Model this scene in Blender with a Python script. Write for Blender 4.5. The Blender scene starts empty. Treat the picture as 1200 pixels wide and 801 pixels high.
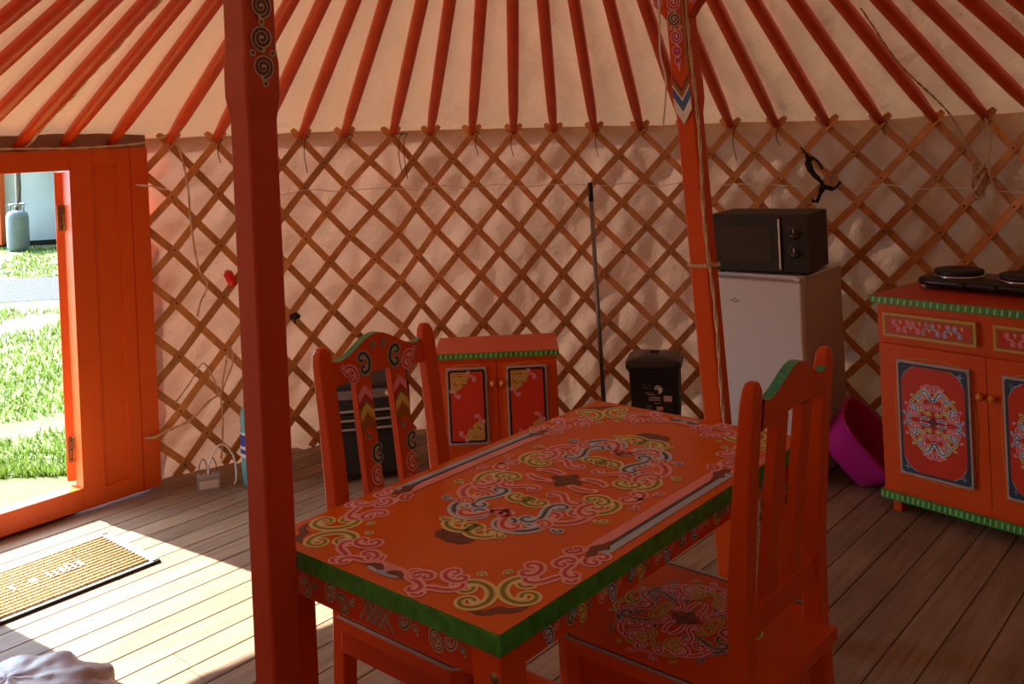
import bpy, math, random
from mathutils import Matrix, Vector, noise
random.seed(7)
S = bpy.context.scene
COL = S.collection
PI = math.pi

# ------------------------------------------------------------------ camera
cam = bpy.data.cameras.new('camera')
cam.lens = 33.0; cam.sensor_width = 36.0; cam.sensor_fit = 'HORIZONTAL'
cam.shift_y = -0.198; cam.clip_start = 0.05; cam.clip_end = 200
co = bpy.data.objects.new('camera', cam); COL.objects.link(co)
rr = 0.045; c_, s_ = math.cos(rr), math.sin(rr)
co.matrix_world = Matrix(((c_, s_, 0, 0), (0, 0, -1, 0), (-s_, c_, 0, 1.5), (0, 0, 0, 1)))
S.camera = co
# ------------------------------------------------------------------ world, sun, exposure
S.view_settings.view_transform = 'Standard'
S.view_settings.look = 'None'
S.view_settings.gamma = 1.0
S.view_settings.use_curve_mapping = False
S.view_settings.exposure = 0.12
W = bpy.data.worlds.new('sky'); S.world = W; W.use_nodes = True
bg = W.node_tree.nodes['Background']
wt = W.node_tree
_tc = wt.nodes.new('ShaderNodeTexCoord'); _dp = wt.nodes.new('ShaderNodeVectorMath'); _dp.operation = 'DOT_PRODUCT'
_dp.inputs[1].default_value = Vector((-0.78, 0.54, 0.33)).normalized(); wt.links.new(_tc.outputs['Generated'], _dp.inputs[0])
_mr = wt.nodes.new('ShaderNodeMapRange'); _mr.interpolation_type = 'SMOOTHSTEP'
_mr.inputs[1].default_value = 0.1; _mr.inputs[2].default_value = 1.0; _mr.inputs[3].default_value = 0.30; _mr.inputs[4].default_value = 13.0
wt.links.new(_dp.outputs['Value'], _mr.inputs[0]); wt.links.new(_mr.outputs[0], bg.inputs[1])
bg.inputs[0].default_value = (0.62, 0.80, 1.0, 1)
sun = bpy.data.lights.new('sun', 'SUN'); sun.energy = 24.0; sun.angle = math.radians(0.6)
sun.color = (1.0, 0.95, 0.84)
so = bpy.data.objects.new('sun', sun); COL.objects.link(so)
so.rotation_euler = Vector((0.82, -0.57, -0.75)).to_track_quat('-Z', 'Y').to_euler()
so.location = (-6, 8, 7)

# ------------------------------------------------------------------ materials
def nt(m):
    m.use_nodes = True
    return m.node_tree, m.node_tree.nodes, m.node_tree.links
def mat(name, col, rough=0.5, spec=0.5, var=0.0, vscale=8.0, bump=0.0, bscale=60.0, metal=0.0, stretch=None, objrand=0.0, coat=0.0):
    m = bpy.data.materials.new(name); t, n, l = nt(m)
    b = n['Principled BSDF']
    b.inputs['Base Color'].default_value = (*col, 1); b.inputs['Roughness'].default_value = rough
    b.inputs['Specular IOR Level'].default_value = spec; b.inputs['Metallic'].default_value = metal
    b.inputs['Coat Weight'].default_value = coat; b.inputs['Coat Roughness'].default_value = 0.15
    tc = n.new('ShaderNodeTexCoord'); mp = n.new('ShaderNodeMapping'); l.new(tc.outputs['Object'], mp.inputs[0])
    if stretch: mp.inputs['Scale'].default_value = stretch
    if var or objrand:
        no = n.new('ShaderNodeTexNoise'); no.inputs['Scale'].default_value = vscale; no.inputs['Detail'].default_value = 5
        l.new(mp.outputs[0], no.inputs['Vector'])
        mr = n.new('ShaderNodeMapRange'); mr.inputs[3].default_value = 1 - var; mr.inputs[4].default_value = 1 + var
        mr.inputs[1].default_value = 0.25; mr.inputs[2].default_value = 0.75
        l.new(no.outputs[0], mr.inputs[0]); fac = mr.outputs[0]
        if objrand:
            oi = n.new('ShaderNodeObjectInfo'); m2 = n.new('ShaderNodeMapRange')
            m2.inputs[3].default_value = 1 - objrand; m2.inputs[4].default_value = 1 + objrand
            l.new(oi.outputs['Random'], m2.inputs[0])
            mu = n.new('ShaderNodeMath'); mu.operation = 'MULTIPLY'; l.new(fac, mu.inputs[0]); l.new(m2.outputs[0], mu.inputs[1]); fac = mu.outputs[0]
        vm = n.new('ShaderNodeVectorMath'); vm.operation = 'SCALE'; vm.inputs[0].default_value = col
        l.new(fac, vm.inputs['Scale']); l.new(vm.outputs[0], b.inputs['Base Color'])
    if bump:
        nb = n.new('ShaderNodeTexNoise'); nb.inputs['Scale'].default_value = bscale; nb.inputs['Detail'].default_value = 4
        l.new(mp.outputs[0], nb.inputs['Vector'])
        bu = n.new('ShaderNodeBump'); bu.inputs['Strength'].default_value = bump; bu.inputs['Distance'].default_value = 0.01
        l.new(nb.outputs[0], bu.inputs['Height']); l.new(bu.outputs[0], b.inputs['Normal'])
    return m

RED = (0.66, 0.068, 0.012)
M = {}
M['orange'] = mat('orange_paint', (0.70, 0.082, 0.006), 0.34, 0.25, var=0.07, vscale=5, bump=0.05, bscale=30)
M['tabletop'] = mat('tabletop_paint', (0.72, 0.125, 0.003), 0.25, 0.18, var=0.06, vscale=3, bump=0.02, bscale=20)
M['red'] = mat('red_paint', (0.60, 0.055, 0.008), 0.35, 0.25, var=0.08, vscale=6, bump=0.05, bscale=30)
M['post'] = mat('post_paint', (0.58, 0.062, 0.018), 0.33, 0.4, var=0.12, vscale=9, bump=0.10, bscale=40, stretch=(1, 1, 0.08))
M['pole'] = mat('pole_paint', (0.72, 0.078, 0.012), 0.38, 0.4, var=0.12, vscale=6, bump=0.06)
M['door'] = mat('door_paint', (0.82, 0.13, 0.016), 0.38, 0.4, var=0.06, vscale=4, bump=0.05, stretch=(1, 1, 0.2))
M['panelred'] = mat('panel_paint', (0.62, 0.040, 0.012), 0.35, 0.35, var=0.06)
M['green'] = mat('green_paint', (0.038, 0.27, 0.040), 0.35, 0.5, var=0.45, vscale=28, bump=0.15, bscale=50)
M['greenlight'] = mat('light_green_paint', (0.42, 0.62, 0.20), 0.4, 0.4)
M['teal'] = mat('teal_paint', (0.05, 0.36, 0.20), 0.4, 0.4, var=0.4, vscale=120)
M['pink'] = mat('pink_paint', (0.86, 0.34, 0.36), 0.38, 0.35)
M['pinkpale'] = mat('pale_pink_paint', (0.90, 0.50, 0.50), 0.38, 0.35)
M['bluepale'] = mat('ice_blue_paint', (0.62, 0.76, 0.95), 0.38, 0.35)
M['cream'] = mat('cream_yellow_paint', (0.85, 0.74, 0.34), 0.38, 0.35)
M['sand'] = mat('sand_paint', (0.62, 0.52, 0.42), 0.38, 0.35)
M['sagepale'] = mat('pale_sage_paint', (0.46, 0.45, 0.36), 0.38, 0.35)
M['crimson'] = mat('crimson_paint', (0.52, 0.025, 0.040), 0.38, 0.35)
M['blue'] = mat('pale_blue_paint', (0.42, 0.58, 0.80), 0.38, 0.35)
M['navy'] = mat('navy_paint', (0.030, 0.035, 0.085), 0.38, 0.35)
M['yellow'] = mat('yellow_paint', (0.72, 0.60, 0.14), 0.38, 0.35)
M['olive'] = mat('olive_paint', (0.20, 0.19, 0.02), 0.38, 0.35)
M['gold'] = mat('gold_paint', (0.62, 0.36, 0.07), 0.38, 0.35)
M['ochre'] = mat('ochre_paint', (0.36, 0.14, 0.02), 0.38, 0.35)
M['brown'] = mat('brown_paint', (0.16, 0.045, 0.028), 0.42, 0.3, var=0.4, vscale=90)
M['white'] = mat('white_paint', (0.85, 0.84, 0.85), 0.38, 0.35)
M['silver'] = mat('silver_paint', (0.44, 0.38, 0.34), 0.38, 0.4)
M['slate'] = mat('slate_paint', (0.035, 0.055, 0.075), 0.38, 0.4)
M['azure'] = mat('azure_paint', (0.06, 0.16, 0.42), 0.38, 0.4)
M['sage'] = mat('sage_paint', (0.30, 0.30, 0.22), 0.45, 0.35)
M['black'] = mat('black_paint', (0.012, 0.010, 0.010), 0.4, 0.4)
M['lattice'] = mat('lattice_wood', (0.66, 0.31, 0.105), 0.55, 0.3, var=0.22, vscale=14, bump=0.1, bscale=60, objrand=0.22)
M['rivet'] = mat('rivet_hide', (0.05, 0.02, 0.012), 0.6, 0.3)
M['hide'] = mat('hide_cord', (0.10, 0.035, 0.016), 0.7, 0.2)
M['rope'] = mat('hemp_rope', (0.82, 0.62, 0.42), 0.85, 0.1, var=0.3, vscale=160, bump=0.6, bscale=300)
M['string'] = mat('white_string', (0.92, 0.86, 0.80), 0.8, 0.2)
M['plasticblack'] = mat('black_plastic', (0.014, 0.012, 0.012), 0.32, 0.5, bump=0.02)
M['matblack'] = mat('matt_black_plastic', (0.020, 0.018, 0.018), 0.55, 0.4, var=0.2, bump=0.05)
M['iron'] = mat('cast_iron', (0.012, 0.012, 0.013), 0.5, 0.5, bump=0.1, bscale=200)
M['chrome'] = mat('chrome', (0.65, 0.62, 0.60), 0.2, 0.5, metal=1)
M['glassdark'] = mat('dark_window_glass', (0.020, 0.015, 0.014), 0.12, 0.6)
M['greymetal'] = mat('grey_metal', (0.25, 0.24, 0.23), 0.4, 0.5, metal=0.6)
M['brass'] = mat('aged_brass', (0.32, 0.22, 0.11), 0.45, 0.5, metal=0.7, var=0.3, vscale=80)
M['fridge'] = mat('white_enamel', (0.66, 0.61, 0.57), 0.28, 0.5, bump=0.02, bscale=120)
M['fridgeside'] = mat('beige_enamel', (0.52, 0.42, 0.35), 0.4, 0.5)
M['magenta'] = mat('magenta_plastic', (0.48, 0.012, 0.20), 0.3, 0.5)
M['wood'] = mat('pale_wood', (0.50, 0.25, 0.10), 0.5, 0.3, var=0.2, vscale=40, stretch=(1, 1, 4))
M['knob'] = mat('varnished_knob_wood', (0.70, 0.22, 0.03), 0.3, 0.5)
M['redplastic'] = mat('red_plastic', (0.80, 0.015, 0.012), 0.3, 0.5)
M['label'] = mat('white_label', (0.75, 0.68, 0.62), 0.5, 0.3)
M['labelblue'] = mat('blue_label', (0.03, 0.06, 0.30), 0.5, 0.3)
M['labelpink'] = mat('pink_label', (0.72, 0.42, 0.36), 0.5, 0.3)
M['tealplastic'] = mat('teal_plastic', (0.10, 0.42, 0.42), 0.25, 0.5)
M['greyplastic'] = mat('grey_plastic', (0.40, 0.36, 0.33), 0.5, 0.4)
M['screen'] = mat('grey_display', (0.20, 0.17, 0.15), 0.25, 0.5)
M['branch'] = mat('dark_branch', (0.015, 0.010, 0.008), 0.6, 0.3, bump=0.4, bscale=80)
M['coir'] = mat('coir', (0.72, 0.48, 0.25), 0.95, 0.1, var=0.30, vscale=120, bump=1.0, bscale=260)
M['rubber'] = mat('grey_rubber', (0.34, 0.37, 0.42), 0.6, 0.4)
M['rubberdark'] = mat('dark_rubber', (0.02, 0.02, 0.022), 0.7, 0.3)
M['bundle'] = mat('grey_mauve_cloth', (0.36, 0.31, 0.33), 0.45, 0.5, var=0.25, vscale=7, bump=0.3, bscale=14)
M['steelblue'] = mat('grey_blue_gas_steel', (0.30, 0.36, 0.42), 0.4, 0.5, var=0.15)
M['pipe'] = mat('rusty_pipe', (0.30, 0.22, 0.18), 0.6, 0.4)

def canvas(name, col, trans, tcol, bstr=0.5, bs=3.0):
    m = bpy.data.materials.new(name); t, n, l = nt(m)
    b = n['Principled BSDF']; out = n['Material Output']
    b.inputs['Roughness'].default_value = 0.9; b.inputs['Specular IOR Level'].default_value = 0.15
    tc = n.new('ShaderNodeTexCoord')
    no = n.new('ShaderNodeTexNoise'); no.inputs['Scale'].default_value = bs; no.inputs['Detail'].default_value = 7; no.inputs['Distortion'].default_value = 0.2
    l.new(tc.outputs['Object'], no.inputs['Vector'])
    n2 = n.new('ShaderNodeTexNoise'); n2.inputs['Scale'].default_value = 1.1; n2.inputs['Detail'].default_value = 3
    l.new(tc.outputs['Object'], n2.inputs['Vector'])
    mr = n.new('ShaderNodeMapRange'); mr.inputs[1].default_value = 0.3; mr.inputs[2].default_value = 0.7; mr.inputs[3].default_value = 0.90; mr.inputs[4].default_value = 1.06
    l.new(n2.outputs[0], mr.inputs[0])
    v1 = n.new('ShaderNodeVectorMath'); v1.operation = 'SCALE'; v1.inputs[0].default_value = col; l.new(mr.outputs[0], v1.inputs['Scale'])
    l.new(v1.outputs[0], b.inputs['Base Color'])
    bu = n.new('ShaderNodeBump'); bu.inputs['Strength'].default_value = bstr; bu.inputs['Distance'].default_value = 0.05
    l.new(no.outputs[0], bu.inputs['Height']); l.new(bu.outputs[0], b.inputs['Normal'])
    tr = n.new('ShaderNodeBsdfTranslucent'); tr.inputs['Color'].default_value = (*tcol, 1); l.new(bu.outputs[0], tr.inputs['Normal'])
    mx = n.new('ShaderNodeMixShader'); mx.inputs[0].default_value = trans
    l.new(b.outputs[0], mx.inputs[1]); l.new(tr.outputs[0], mx.inputs[2]); l.new(mx.outputs[0], out.inputs['Surface'])
    return m
M['roofcanvas'] = canvas('roof_canvas', (0.78, 0.58, 0.43), 0.043, (0.70, 0.38, 0.21), 0.9, 3.5)
M['wallcanvas'] = canvas('wall_canvas', (0.78, 0.55, 0.44), 0.045, (0.62, 0.34, 0.22), 1.0, 5.0)
M['outcanvas'] = canvas('white_outer_canvas', (0.70, 0.80, 0.94), 0.03, (0.5, 0.5, 0.5), 0.6, 1.2)

def floor_mat():
    m = bpy.data.materials.new('floor_boards'); t, n, l = nt(m); b = n['Principled BSDF']
    tc = n.new('ShaderNodeTexCoord'); sp = n.new('ShaderNodeSeparateXYZ'); l.new(tc.outputs['Object'], sp.inputs[0])
    dv = n.new('ShaderNodeMath'); dv.operation = 'DIVIDE'; dv.inputs[1].default_value = 0.112; l.new(sp.outputs[1], dv.inputs[0])
    fl = n.new('ShaderNodeMath'); fl.operation = 'FLOOR'; l.new(dv.outputs[0], fl.inputs[0])
    wn = n.new('ShaderNodeTexWhiteNoise'); wn.noise_dimensions = '1D'; l.new(fl.outputs[0], wn.inputs['W'])
    mp = n.new('ShaderNodeMapping'); mp.inputs['Scale'].default_value = (2.0, 26, 1); l.new(tc.outputs['Object'], mp.inputs[0])
    ad = n.new('ShaderNodeVectorMath'); ad.operation = 'ADD'; l.new(mp.outputs[0], ad.inputs[0])
    sc = n.new('ShaderNodeVectorMath'); sc.operation = 'SCALE'; sc.inputs['Scale'].default_value = 30; l.new(wn.outputs['Color'], sc.inputs[0]); l.new(sc.outputs[0], ad.inputs[1])
    no = n.new('ShaderNodeTexNoise'); no.inputs['Scale'].default_value = 1.6; no.inputs['Detail'].default_value = 6; no.inputs['Distortion'].default_value = 0.6
    l.new(ad.outputs[0], no.inputs['Vector'])
    n3 = n.new('ShaderNodeTexNoise'); n3.inputs['Scale'].default_value = 3.0; n3.inputs['Detail'].default_value = 5; l.new(tc.outputs['Object'], n3.inputs['Vector'])
    cr = n.new('ShaderNodeValToRGB'); e = cr.color_ramp.elements
    e[0].position = 0.25; e[0].color = (0.21, 0.125, 0.072, 1); e[1].position = 0.72; e[1].color = (0.38, 0.265, 0.165, 1)
    l.new(no.outputs[0], cr.inputs[0])
    m1 = n.new('ShaderNodeMapRange'); m1.inputs[3].default_value = 0.82; m1.inputs[4].default_value = 1.12; l.new(wn.outputs['Value'], m1.inputs[0])
    m2 = n.new('ShaderNodeMapRange'); m2.inputs[1].default_value = 0.35; m2.inputs[2].default_value = 0.7; m2.inputs[3].default_value = 0.88; m2.inputs[4].default_value = 1.08; l.new(n3.outputs[0], m2.inputs[0])
    mu = n.new('ShaderNodeMath'); mu.operation = 'MULTIPLY'; l.new(m1.outputs[0], mu.inputs[0]); l.new(m2.outputs[0], mu.inputs[1])
    # knots
    vo = n.new('ShaderNodeTexVoronoi'); vo.inputs['Scale'].default_value = 2.3
    mpk = n.new('ShaderNodeMapping'); mpk.inputs['Scale'].default_value = (1, 2.2, 1); l.new(tc.outputs['Object'], mpk.inputs[0]); l.new(mpk.outputs[0], vo.inputs['Vector'])
    mk = n.new('ShaderNodeMapRange'); mk.inputs[1].default_value = 0.02; mk.inputs[2].default_value = 0.07; mk.inputs[3].default_value = 0.55; mk.inputs[4].default_value = 1.0; l.new(vo.outputs['Distance'], mk.inputs[0])
    mu2 = n.new('ShaderNodeMath'); mu2.operation = 'MULTIPLY'; l.new(mu.outputs[0], mu2.inputs[0]); l.new(mk.outputs[0], mu2.inputs[1])
    vs = n.new('ShaderNodeVectorMath'); vs.operation = 'SCALE'; l.new(cr.outputs[0], vs.inputs[0]); l.new(mu2.outputs[0], vs.inputs['Scale'])
    l.new(vs.outputs[0], b.inputs['Base Color']); b.inputs['Roughness'].default_value = 0.62; b.inputs['Specular IOR Level'].default_value = 0.3
    bu = n.new('ShaderNodeBump'); bu.inputs['Strength'].default_value = 0.12; bu.inputs['Distance'].default_value = 0.01; l.new(no.outputs[0], bu.inputs['Height']); l.new(bu.outputs[0], b.inputs['Normal'])
    return m
M['floor'] = floor_mat()
def ground_mat():
    m = bpy.data.materials.new('grass_ground'); t, n, l = nt(m); b = n['Principled BSDF']
    tc = n.new('ShaderNodeTexCoord')
    no = n.new('ShaderNodeTexNoise'); no.inputs['Scale'].default_value = 1.3; no.inputs['Detail'].default_value = 9; no.inputs['Roughness'].default_value = 0.7; l.new(tc.outputs['Object'], no.inputs['Vector'])
    cr = n.new('ShaderNodeValToRGB'); e = cr.color_ramp.elements
    e[0].position = 0.34; e[0].color = (0.12, 0.115, 0.09, 1); e[1].position = 0.46; e[1].color = (0.075, 0.115, 0.022, 1)
    x = e.new(0.62); x.color = (0.11, 0.155, 0.035, 1)
    l.new(no.outputs[0], cr.inputs[0])
    n2 = n.new('ShaderNodeTexNoise'); n2.inputs['Scale'].default_value = 35; n2.inputs['Detail'].default_value = 6; l.new(tc.outputs['Object'], n2.inputs['Vector'])
    mr = n.new('ShaderNodeMapRange'); mr.inputs[1].default_value = 0.3; mr.inputs[2].default_value = 0.7; mr.inputs[3].default_value = 0.55; mr.inputs[4].default_value = 1.5; l.new(n2.outputs[0], mr.inputs[0])
    vs = n.new('ShaderNodeVectorMath'); vs.operation = 'SCALE'; l.new(cr.outputs[0], vs.inputs[0]); l.new(mr.outputs[0], vs.inputs['Scale']); l.new(vs.outputs[0], b.inputs['Base Color'])
    b.inputs['Roughness'].default_value = 0.95
    return m
M['ground'] = ground_mat()
M['gravel'] = mat('gravel', (0.060, 0.064, 0.072), 0.95, 0.2, var=0.5, vscale=30, bump=1.0, bscale=60)
M['grass'] = canvas('grass_blades', (0.085, 0.135, 0.022), 0.5, (0.11, 0.175, 0.026), 0.0, 3)

# ------------------------------------------------------------------ mesh builder
class MB:
    def __init__(s):
        s.v = []; s.f = []; s.mi = []; s.sm = []; s.mats = []; s.T = Matrix()
    def idx(s, m):
        if isinstance(m, str): m = M[m]
        if m not in s.mats: s.mats.append(m)
        return s.mats.index(m)
    def add(s, vs, fs, m, smooth=False):
        o = len(s.v); k = s.idx(m)
        for p in vs: s.v.append(tuple(s.T @ Vector(p)))
        for f in fs: s.f.append([o + i for i in f]); s.mi.append(k); s.sm.append(smooth)
    def box(s, x0, x1, y0, y1, z0, z1, m):
        s.add([(x0, y0, z0), (x1, y0, z0), (x1, y1, z0), (x0, y1, z0), (x0, y0, z1), (x1, y0, z1), (x1, y1, z1), (x0, y1, z1)],
              [(0, 3, 2, 1), (4, 5, 6, 7), (0, 1, 5, 4), (1, 2, 6, 5), (2, 3, 7, 6), (3, 0, 4, 7)], m)
    def loft(s, rings, m, smooth=False, caps=True):
        n = len(rings[0]); vs = [p for r in rings for p in r]; fs = []
        for i in range(len(rings) - 1):
            for j in range(n):
                k = (j + 1) % n
                fs.append((i * n + j, i * n + k, (i + 1) * n + k, (i + 1) * n + j))
        if caps: fs.append(tuple(range(n - 1, -1, -1))); fs.append(tuple((len(rings) - 1) * n + j for j in range(n)))
        s.add(vs, fs, m, smooth)
    def prism(s, poly, z0, z1, m, smooth=False):
        s.loft([[(x, y, z0) for x, y in poly], [(x, y, z1) for x, y in poly]], m, smooth)
    def lathe(s, prof, m, n=24, c=(0, 0), smooth=True, sq=None):
        rings = []
        for r, z in prof:
            ring = []
            for j in range(n):
                a = 2 * PI * j / n; ca, sa = math.cos(a), math.sin(a)
                if sq:
                    e = 2.0 / sq[2]; ca = math.copysign(abs(ca) ** e, ca) * sq[0]; sa = math.copysign(abs(sa) ** e, sa) * sq[1]
                ring.append((c[0] + r * ca, c[1] + r * sa, z))
            rings.append(ring)
        s.loft(rings, m, smooth)
    def tube(s, pts, r, m, n=8, smooth=True):
        P = [Vector(p) for p in pts]; rings = []; up = Vector((0.13, 0.2, 1)).normalized()
        for i, p in enumerate(P):
            d = (P[min(i + 1, len(P) - 1)] - P[max(i - 1, 0)]).normalized()
            if abs(d.dot(up)) > 0.97: up = Vector((1, 0.1, 0)).normalized()
            a = d.cross(up).normalized(); b = d.cross(a); up = -b if b.dot(up) < 0 else b
            rad = r[i] if isinstance(r, (list, tuple)) else r
            rings.append([tuple(p + (a * math.cos(2 * PI * j / n) + b * math.sin(2 * PI * j / n)) * rad) for j in range(n)])
        # keep twist small
        for i in range(1, len(rings)):
            best = min(range(n), key=lambda k: (Vector(rings[i][k]) - Vector(rings[i - 1][0])).length)
            rings[i] = rings[i][best:] + rings[i][:best]
            if n > 2 and (Vector(rings[i][1]) - Vector(rings[i - 1][1])).length > (Vector(rings[i][-1]) - Vector(rings[i - 1][1])).length:
                rings[i] = [rings[i][0]] + rings[i][:0:-1]
        s.loft(rings, m, smooth)
    def poly(s, pts, m): s.add(pts, [tuple(range(len(pts)))], m)
    def build(s, name, parent=None, bevel=0, loc=None, rz=0, segs=2, label=None):
        me = bpy.data.meshes.new(name); me.from_pydata(s.v, [], s.f)
        for m in s.mats: me.materials.append(m)
        me.polygons.foreach_set('material_index', s.mi); me.polygons.foreach_set('use_smooth', s.sm); me.update()
        o = bpy.data.objects.new(name, me); COL.objects.link(o)
        if parent: o.parent = parent
        if loc: o.location = loc
        o.rotation_euler.z = rz
        if bevel:
            b = o.modifiers.new('bevel', 'BEVEL'); b.width = bevel; b.segments = segs; b.limit_method = 'ANGLE'; b.angle_limit = math.radians(35)
        if label: o['label'] = label
        return o
def tag(o, label, cat, group=None, kind=None):
    if label: o['label'] = label
    if cat: o['category'] = cat
    if group: o['group'] = group
    if kind: o['kind'] = kind
    return o
def empty(name, loc, rz, label, cat, group=None, kind=None):
    o = bpy.data.objects.new(name, None); COL.objects.link(o); o.location = loc; o.rotation_euler.z = rz
    o.empty_display_size = 0.1
    return tag(o, label, cat, group, kind)
def copy_tree(o, parent=None):
    c = o.copy(); COL.objects.link(c); c.parent = parent
    for ch in o.children: copy_tree(ch, c)
    return c
def plane(o, ux, uy):   # matrix: local x->ux, y->uy, z->ux x uy, origin o
    ux = Vector(ux).normalized(); uy = Vector(uy).normalized(); uz = ux.cross(uy)
    return Matrix(((ux.x, uy.x, uz.x, o[0]), (ux.y, uy.y, uz.y, o[1]), (ux.z, uy.z, uz.z, o[2]), (0, 0, 0, 1)))
def sm_curve(pts, n=8):   # catmull-rom
    P = [Vector(p) for p in pts]; P = [2 * P[0] - P[1]] + P + [2 * P[-1] - P[-2]]; out = []
    for i in range(1, len(P) - 2):
        for k in range(n):
            t = k / n; a, b, c, d = P[i - 1:i + 3]
            out.append(0.5 * ((2 * b) + (c - a) * t + (2 * a - 5 * b + 4 * c - d) * t * t + (3 * b - a - 3 * c + d) * t ** 3))
    out.append(P[-2]); return out

# ------------------------------------------------------------------ painted scrollwork
PAL = {'p': ('pinkpale', 'pink', 'crimson'), 'b': ('bluepale', 'blue', 'navy'), 'y': ('cream', 'yellow', 'olive'), 'g': ('gold', 'yellow', 'ochre'),
       'w': ('sand', 'silver', 'brown'), 's': ('sagepale', 'sage', 'slate'), 'm': ('pinkpale', 'pink', 'magenta')}
class Orn:
    def __init__(s, mb, P, sx=1.0, sy=1.0, lift=0.0006):
        s.mb = mb; s.P = P; s.sx = sx; s.sy = sy; s.z = lift; s.flips = [(1, 1)]
    def _strip(s, pts, ws, m):
        n = len(pts); L = []; R = []
        for i in range(n):
            a = pts[max(i - 1, 0)]; b = pts[min(i + 1, n - 1)]
            dx, dy = b[0] - a[0], b[1] - a[1]; d = math.hypot(dx, dy) or 1e-9
            nx, ny = -dy / d, dx / d; w = ws[i] / 2
            L.append((pts[i][0] + nx * w, pts[i][1] + ny * w, s.z)); R.append((pts[i][0] - nx * w, pts[i][1] - ny * w, s.z))
        old = s.mb.T; s.mb.T = s.P
        s.mb.add(L + R, [(i, n + i, n + i + 1, i + 1) for i in range(n - 1)], m)
        s.mb.T = old
    def disc(s, p, r, m, n=12, real=False):
        s.z += 0.00001
        for fx, fy in s.flips:
            old = s.mb.T; s.mb.T = s.P
            s.mb.add([(p[0] * s.sx * fx + r * math.cos(2 * PI * j / n), p[1] * s.sy * fy + r * math.sin(2 * PI * j / n), s.z) for j in range(n)], [tuple(range(n))], m)
            s.mb.T = old
    def blob(s, pts, m):
        s.z += 0.00001
        for fx, fy in s.flips:
            old = s.mb.T; s.mb.T = s.P
            s.mb.add([(x * s.sx * fx, y * s.sy * fy, s.z) for x, y in pts], [tuple(range(len(pts)))], m); s.mb.T = old
    def ribbon(s, pts, w, pal, core=0.42, taper=0.35, dots=(True, True), lw=None):
        ed_, o, i_ = PAL[pal]; n = len(pts); z0 = s.z + 0.00001
        for fx, fy in s.flips:
            q = [(x * s.sx * fx, y * s.sy * fy) for x, y in pts]
            ws = [w * 1.28 * (1 - taper * abs(2 * k / (n - 1) - 1) ** 1.5) for k in range(n)]
            s.z = z0; s._strip(q, ws, ed_)
            fl = s.flips; sx, sy = s.sx, s.sy; s.flips = [(1, 1)]; s.sx = s.sy = 1
            s.z = z0 - 0.000005
            if dots[0]: s.disc(q[0], ws[0] * 0.66, ed_)
            s.z = z0 - 0.000005
            if dots[1]: s.disc(q[-1], ws[-1] * 0.66, ed_)
            s.flips = fl; s.sx, s.sy = sx, sy
            s.z = z0 + 0.00002; s._strip(q, [x * 0.66 for x in ws], o)
            s.z = z0 + 0.00003; s._strip(q, [x * core * 0.8 for x in ws], i_)
def spir(p, ang, L, k0, k1, pw=1.5, n=26):
    x, y = p; out = [(x, y)]; d = L / n
    for i in range(n):
        t = (i + 0.5) / n; k = k0 + (k1 - k0) * t ** pw
        ang += k * d; x += math.cos(ang) * d; y += math.sin(ang) * d; out.append((x, y))
    return out
def csc(p, ang, R, tl=3.1, tr=3.1, sg=1, km=0.55, ke=3.7):   # C-scroll: both ends curl the same way
    f = spir(p, ang, tl * R, sg * km / R, sg * ke / R); b = spir(p, ang + PI, tr * R, -sg * km / R, -sg * ke / R)
    return b[::-1] + f[1:]
def ssc(p, ang, R, tl=3.1, tr=3.1, sg=1, km=0.2, ke=3.9):    # S-scroll
    f = spir(p, ang, tl * R, sg * km / R, sg * ke / R); b = spir(p, ang + PI, tr * R, sg * km / R, sg * ke / R)
    return b[::-1] + f[1:]
def snail(c, R, a=0.0, sg=1, turns=2.2):
    n = 44; out = []
    for i in range(n):
        t = i / (n - 1); r = R * (1 - 0.86 * t); q = a + sg * turns * 2 * PI * t; out.append((c[0] + r * math.cos(q), c[1] + r * math.sin(q)))
    return out
def hook(p, ang, R, sg=1): return spir(p, ang, 3.0 * R, sg * 0.2 / R, sg * 3.6 / R, 1.3, 18)
D = math.radians
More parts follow.
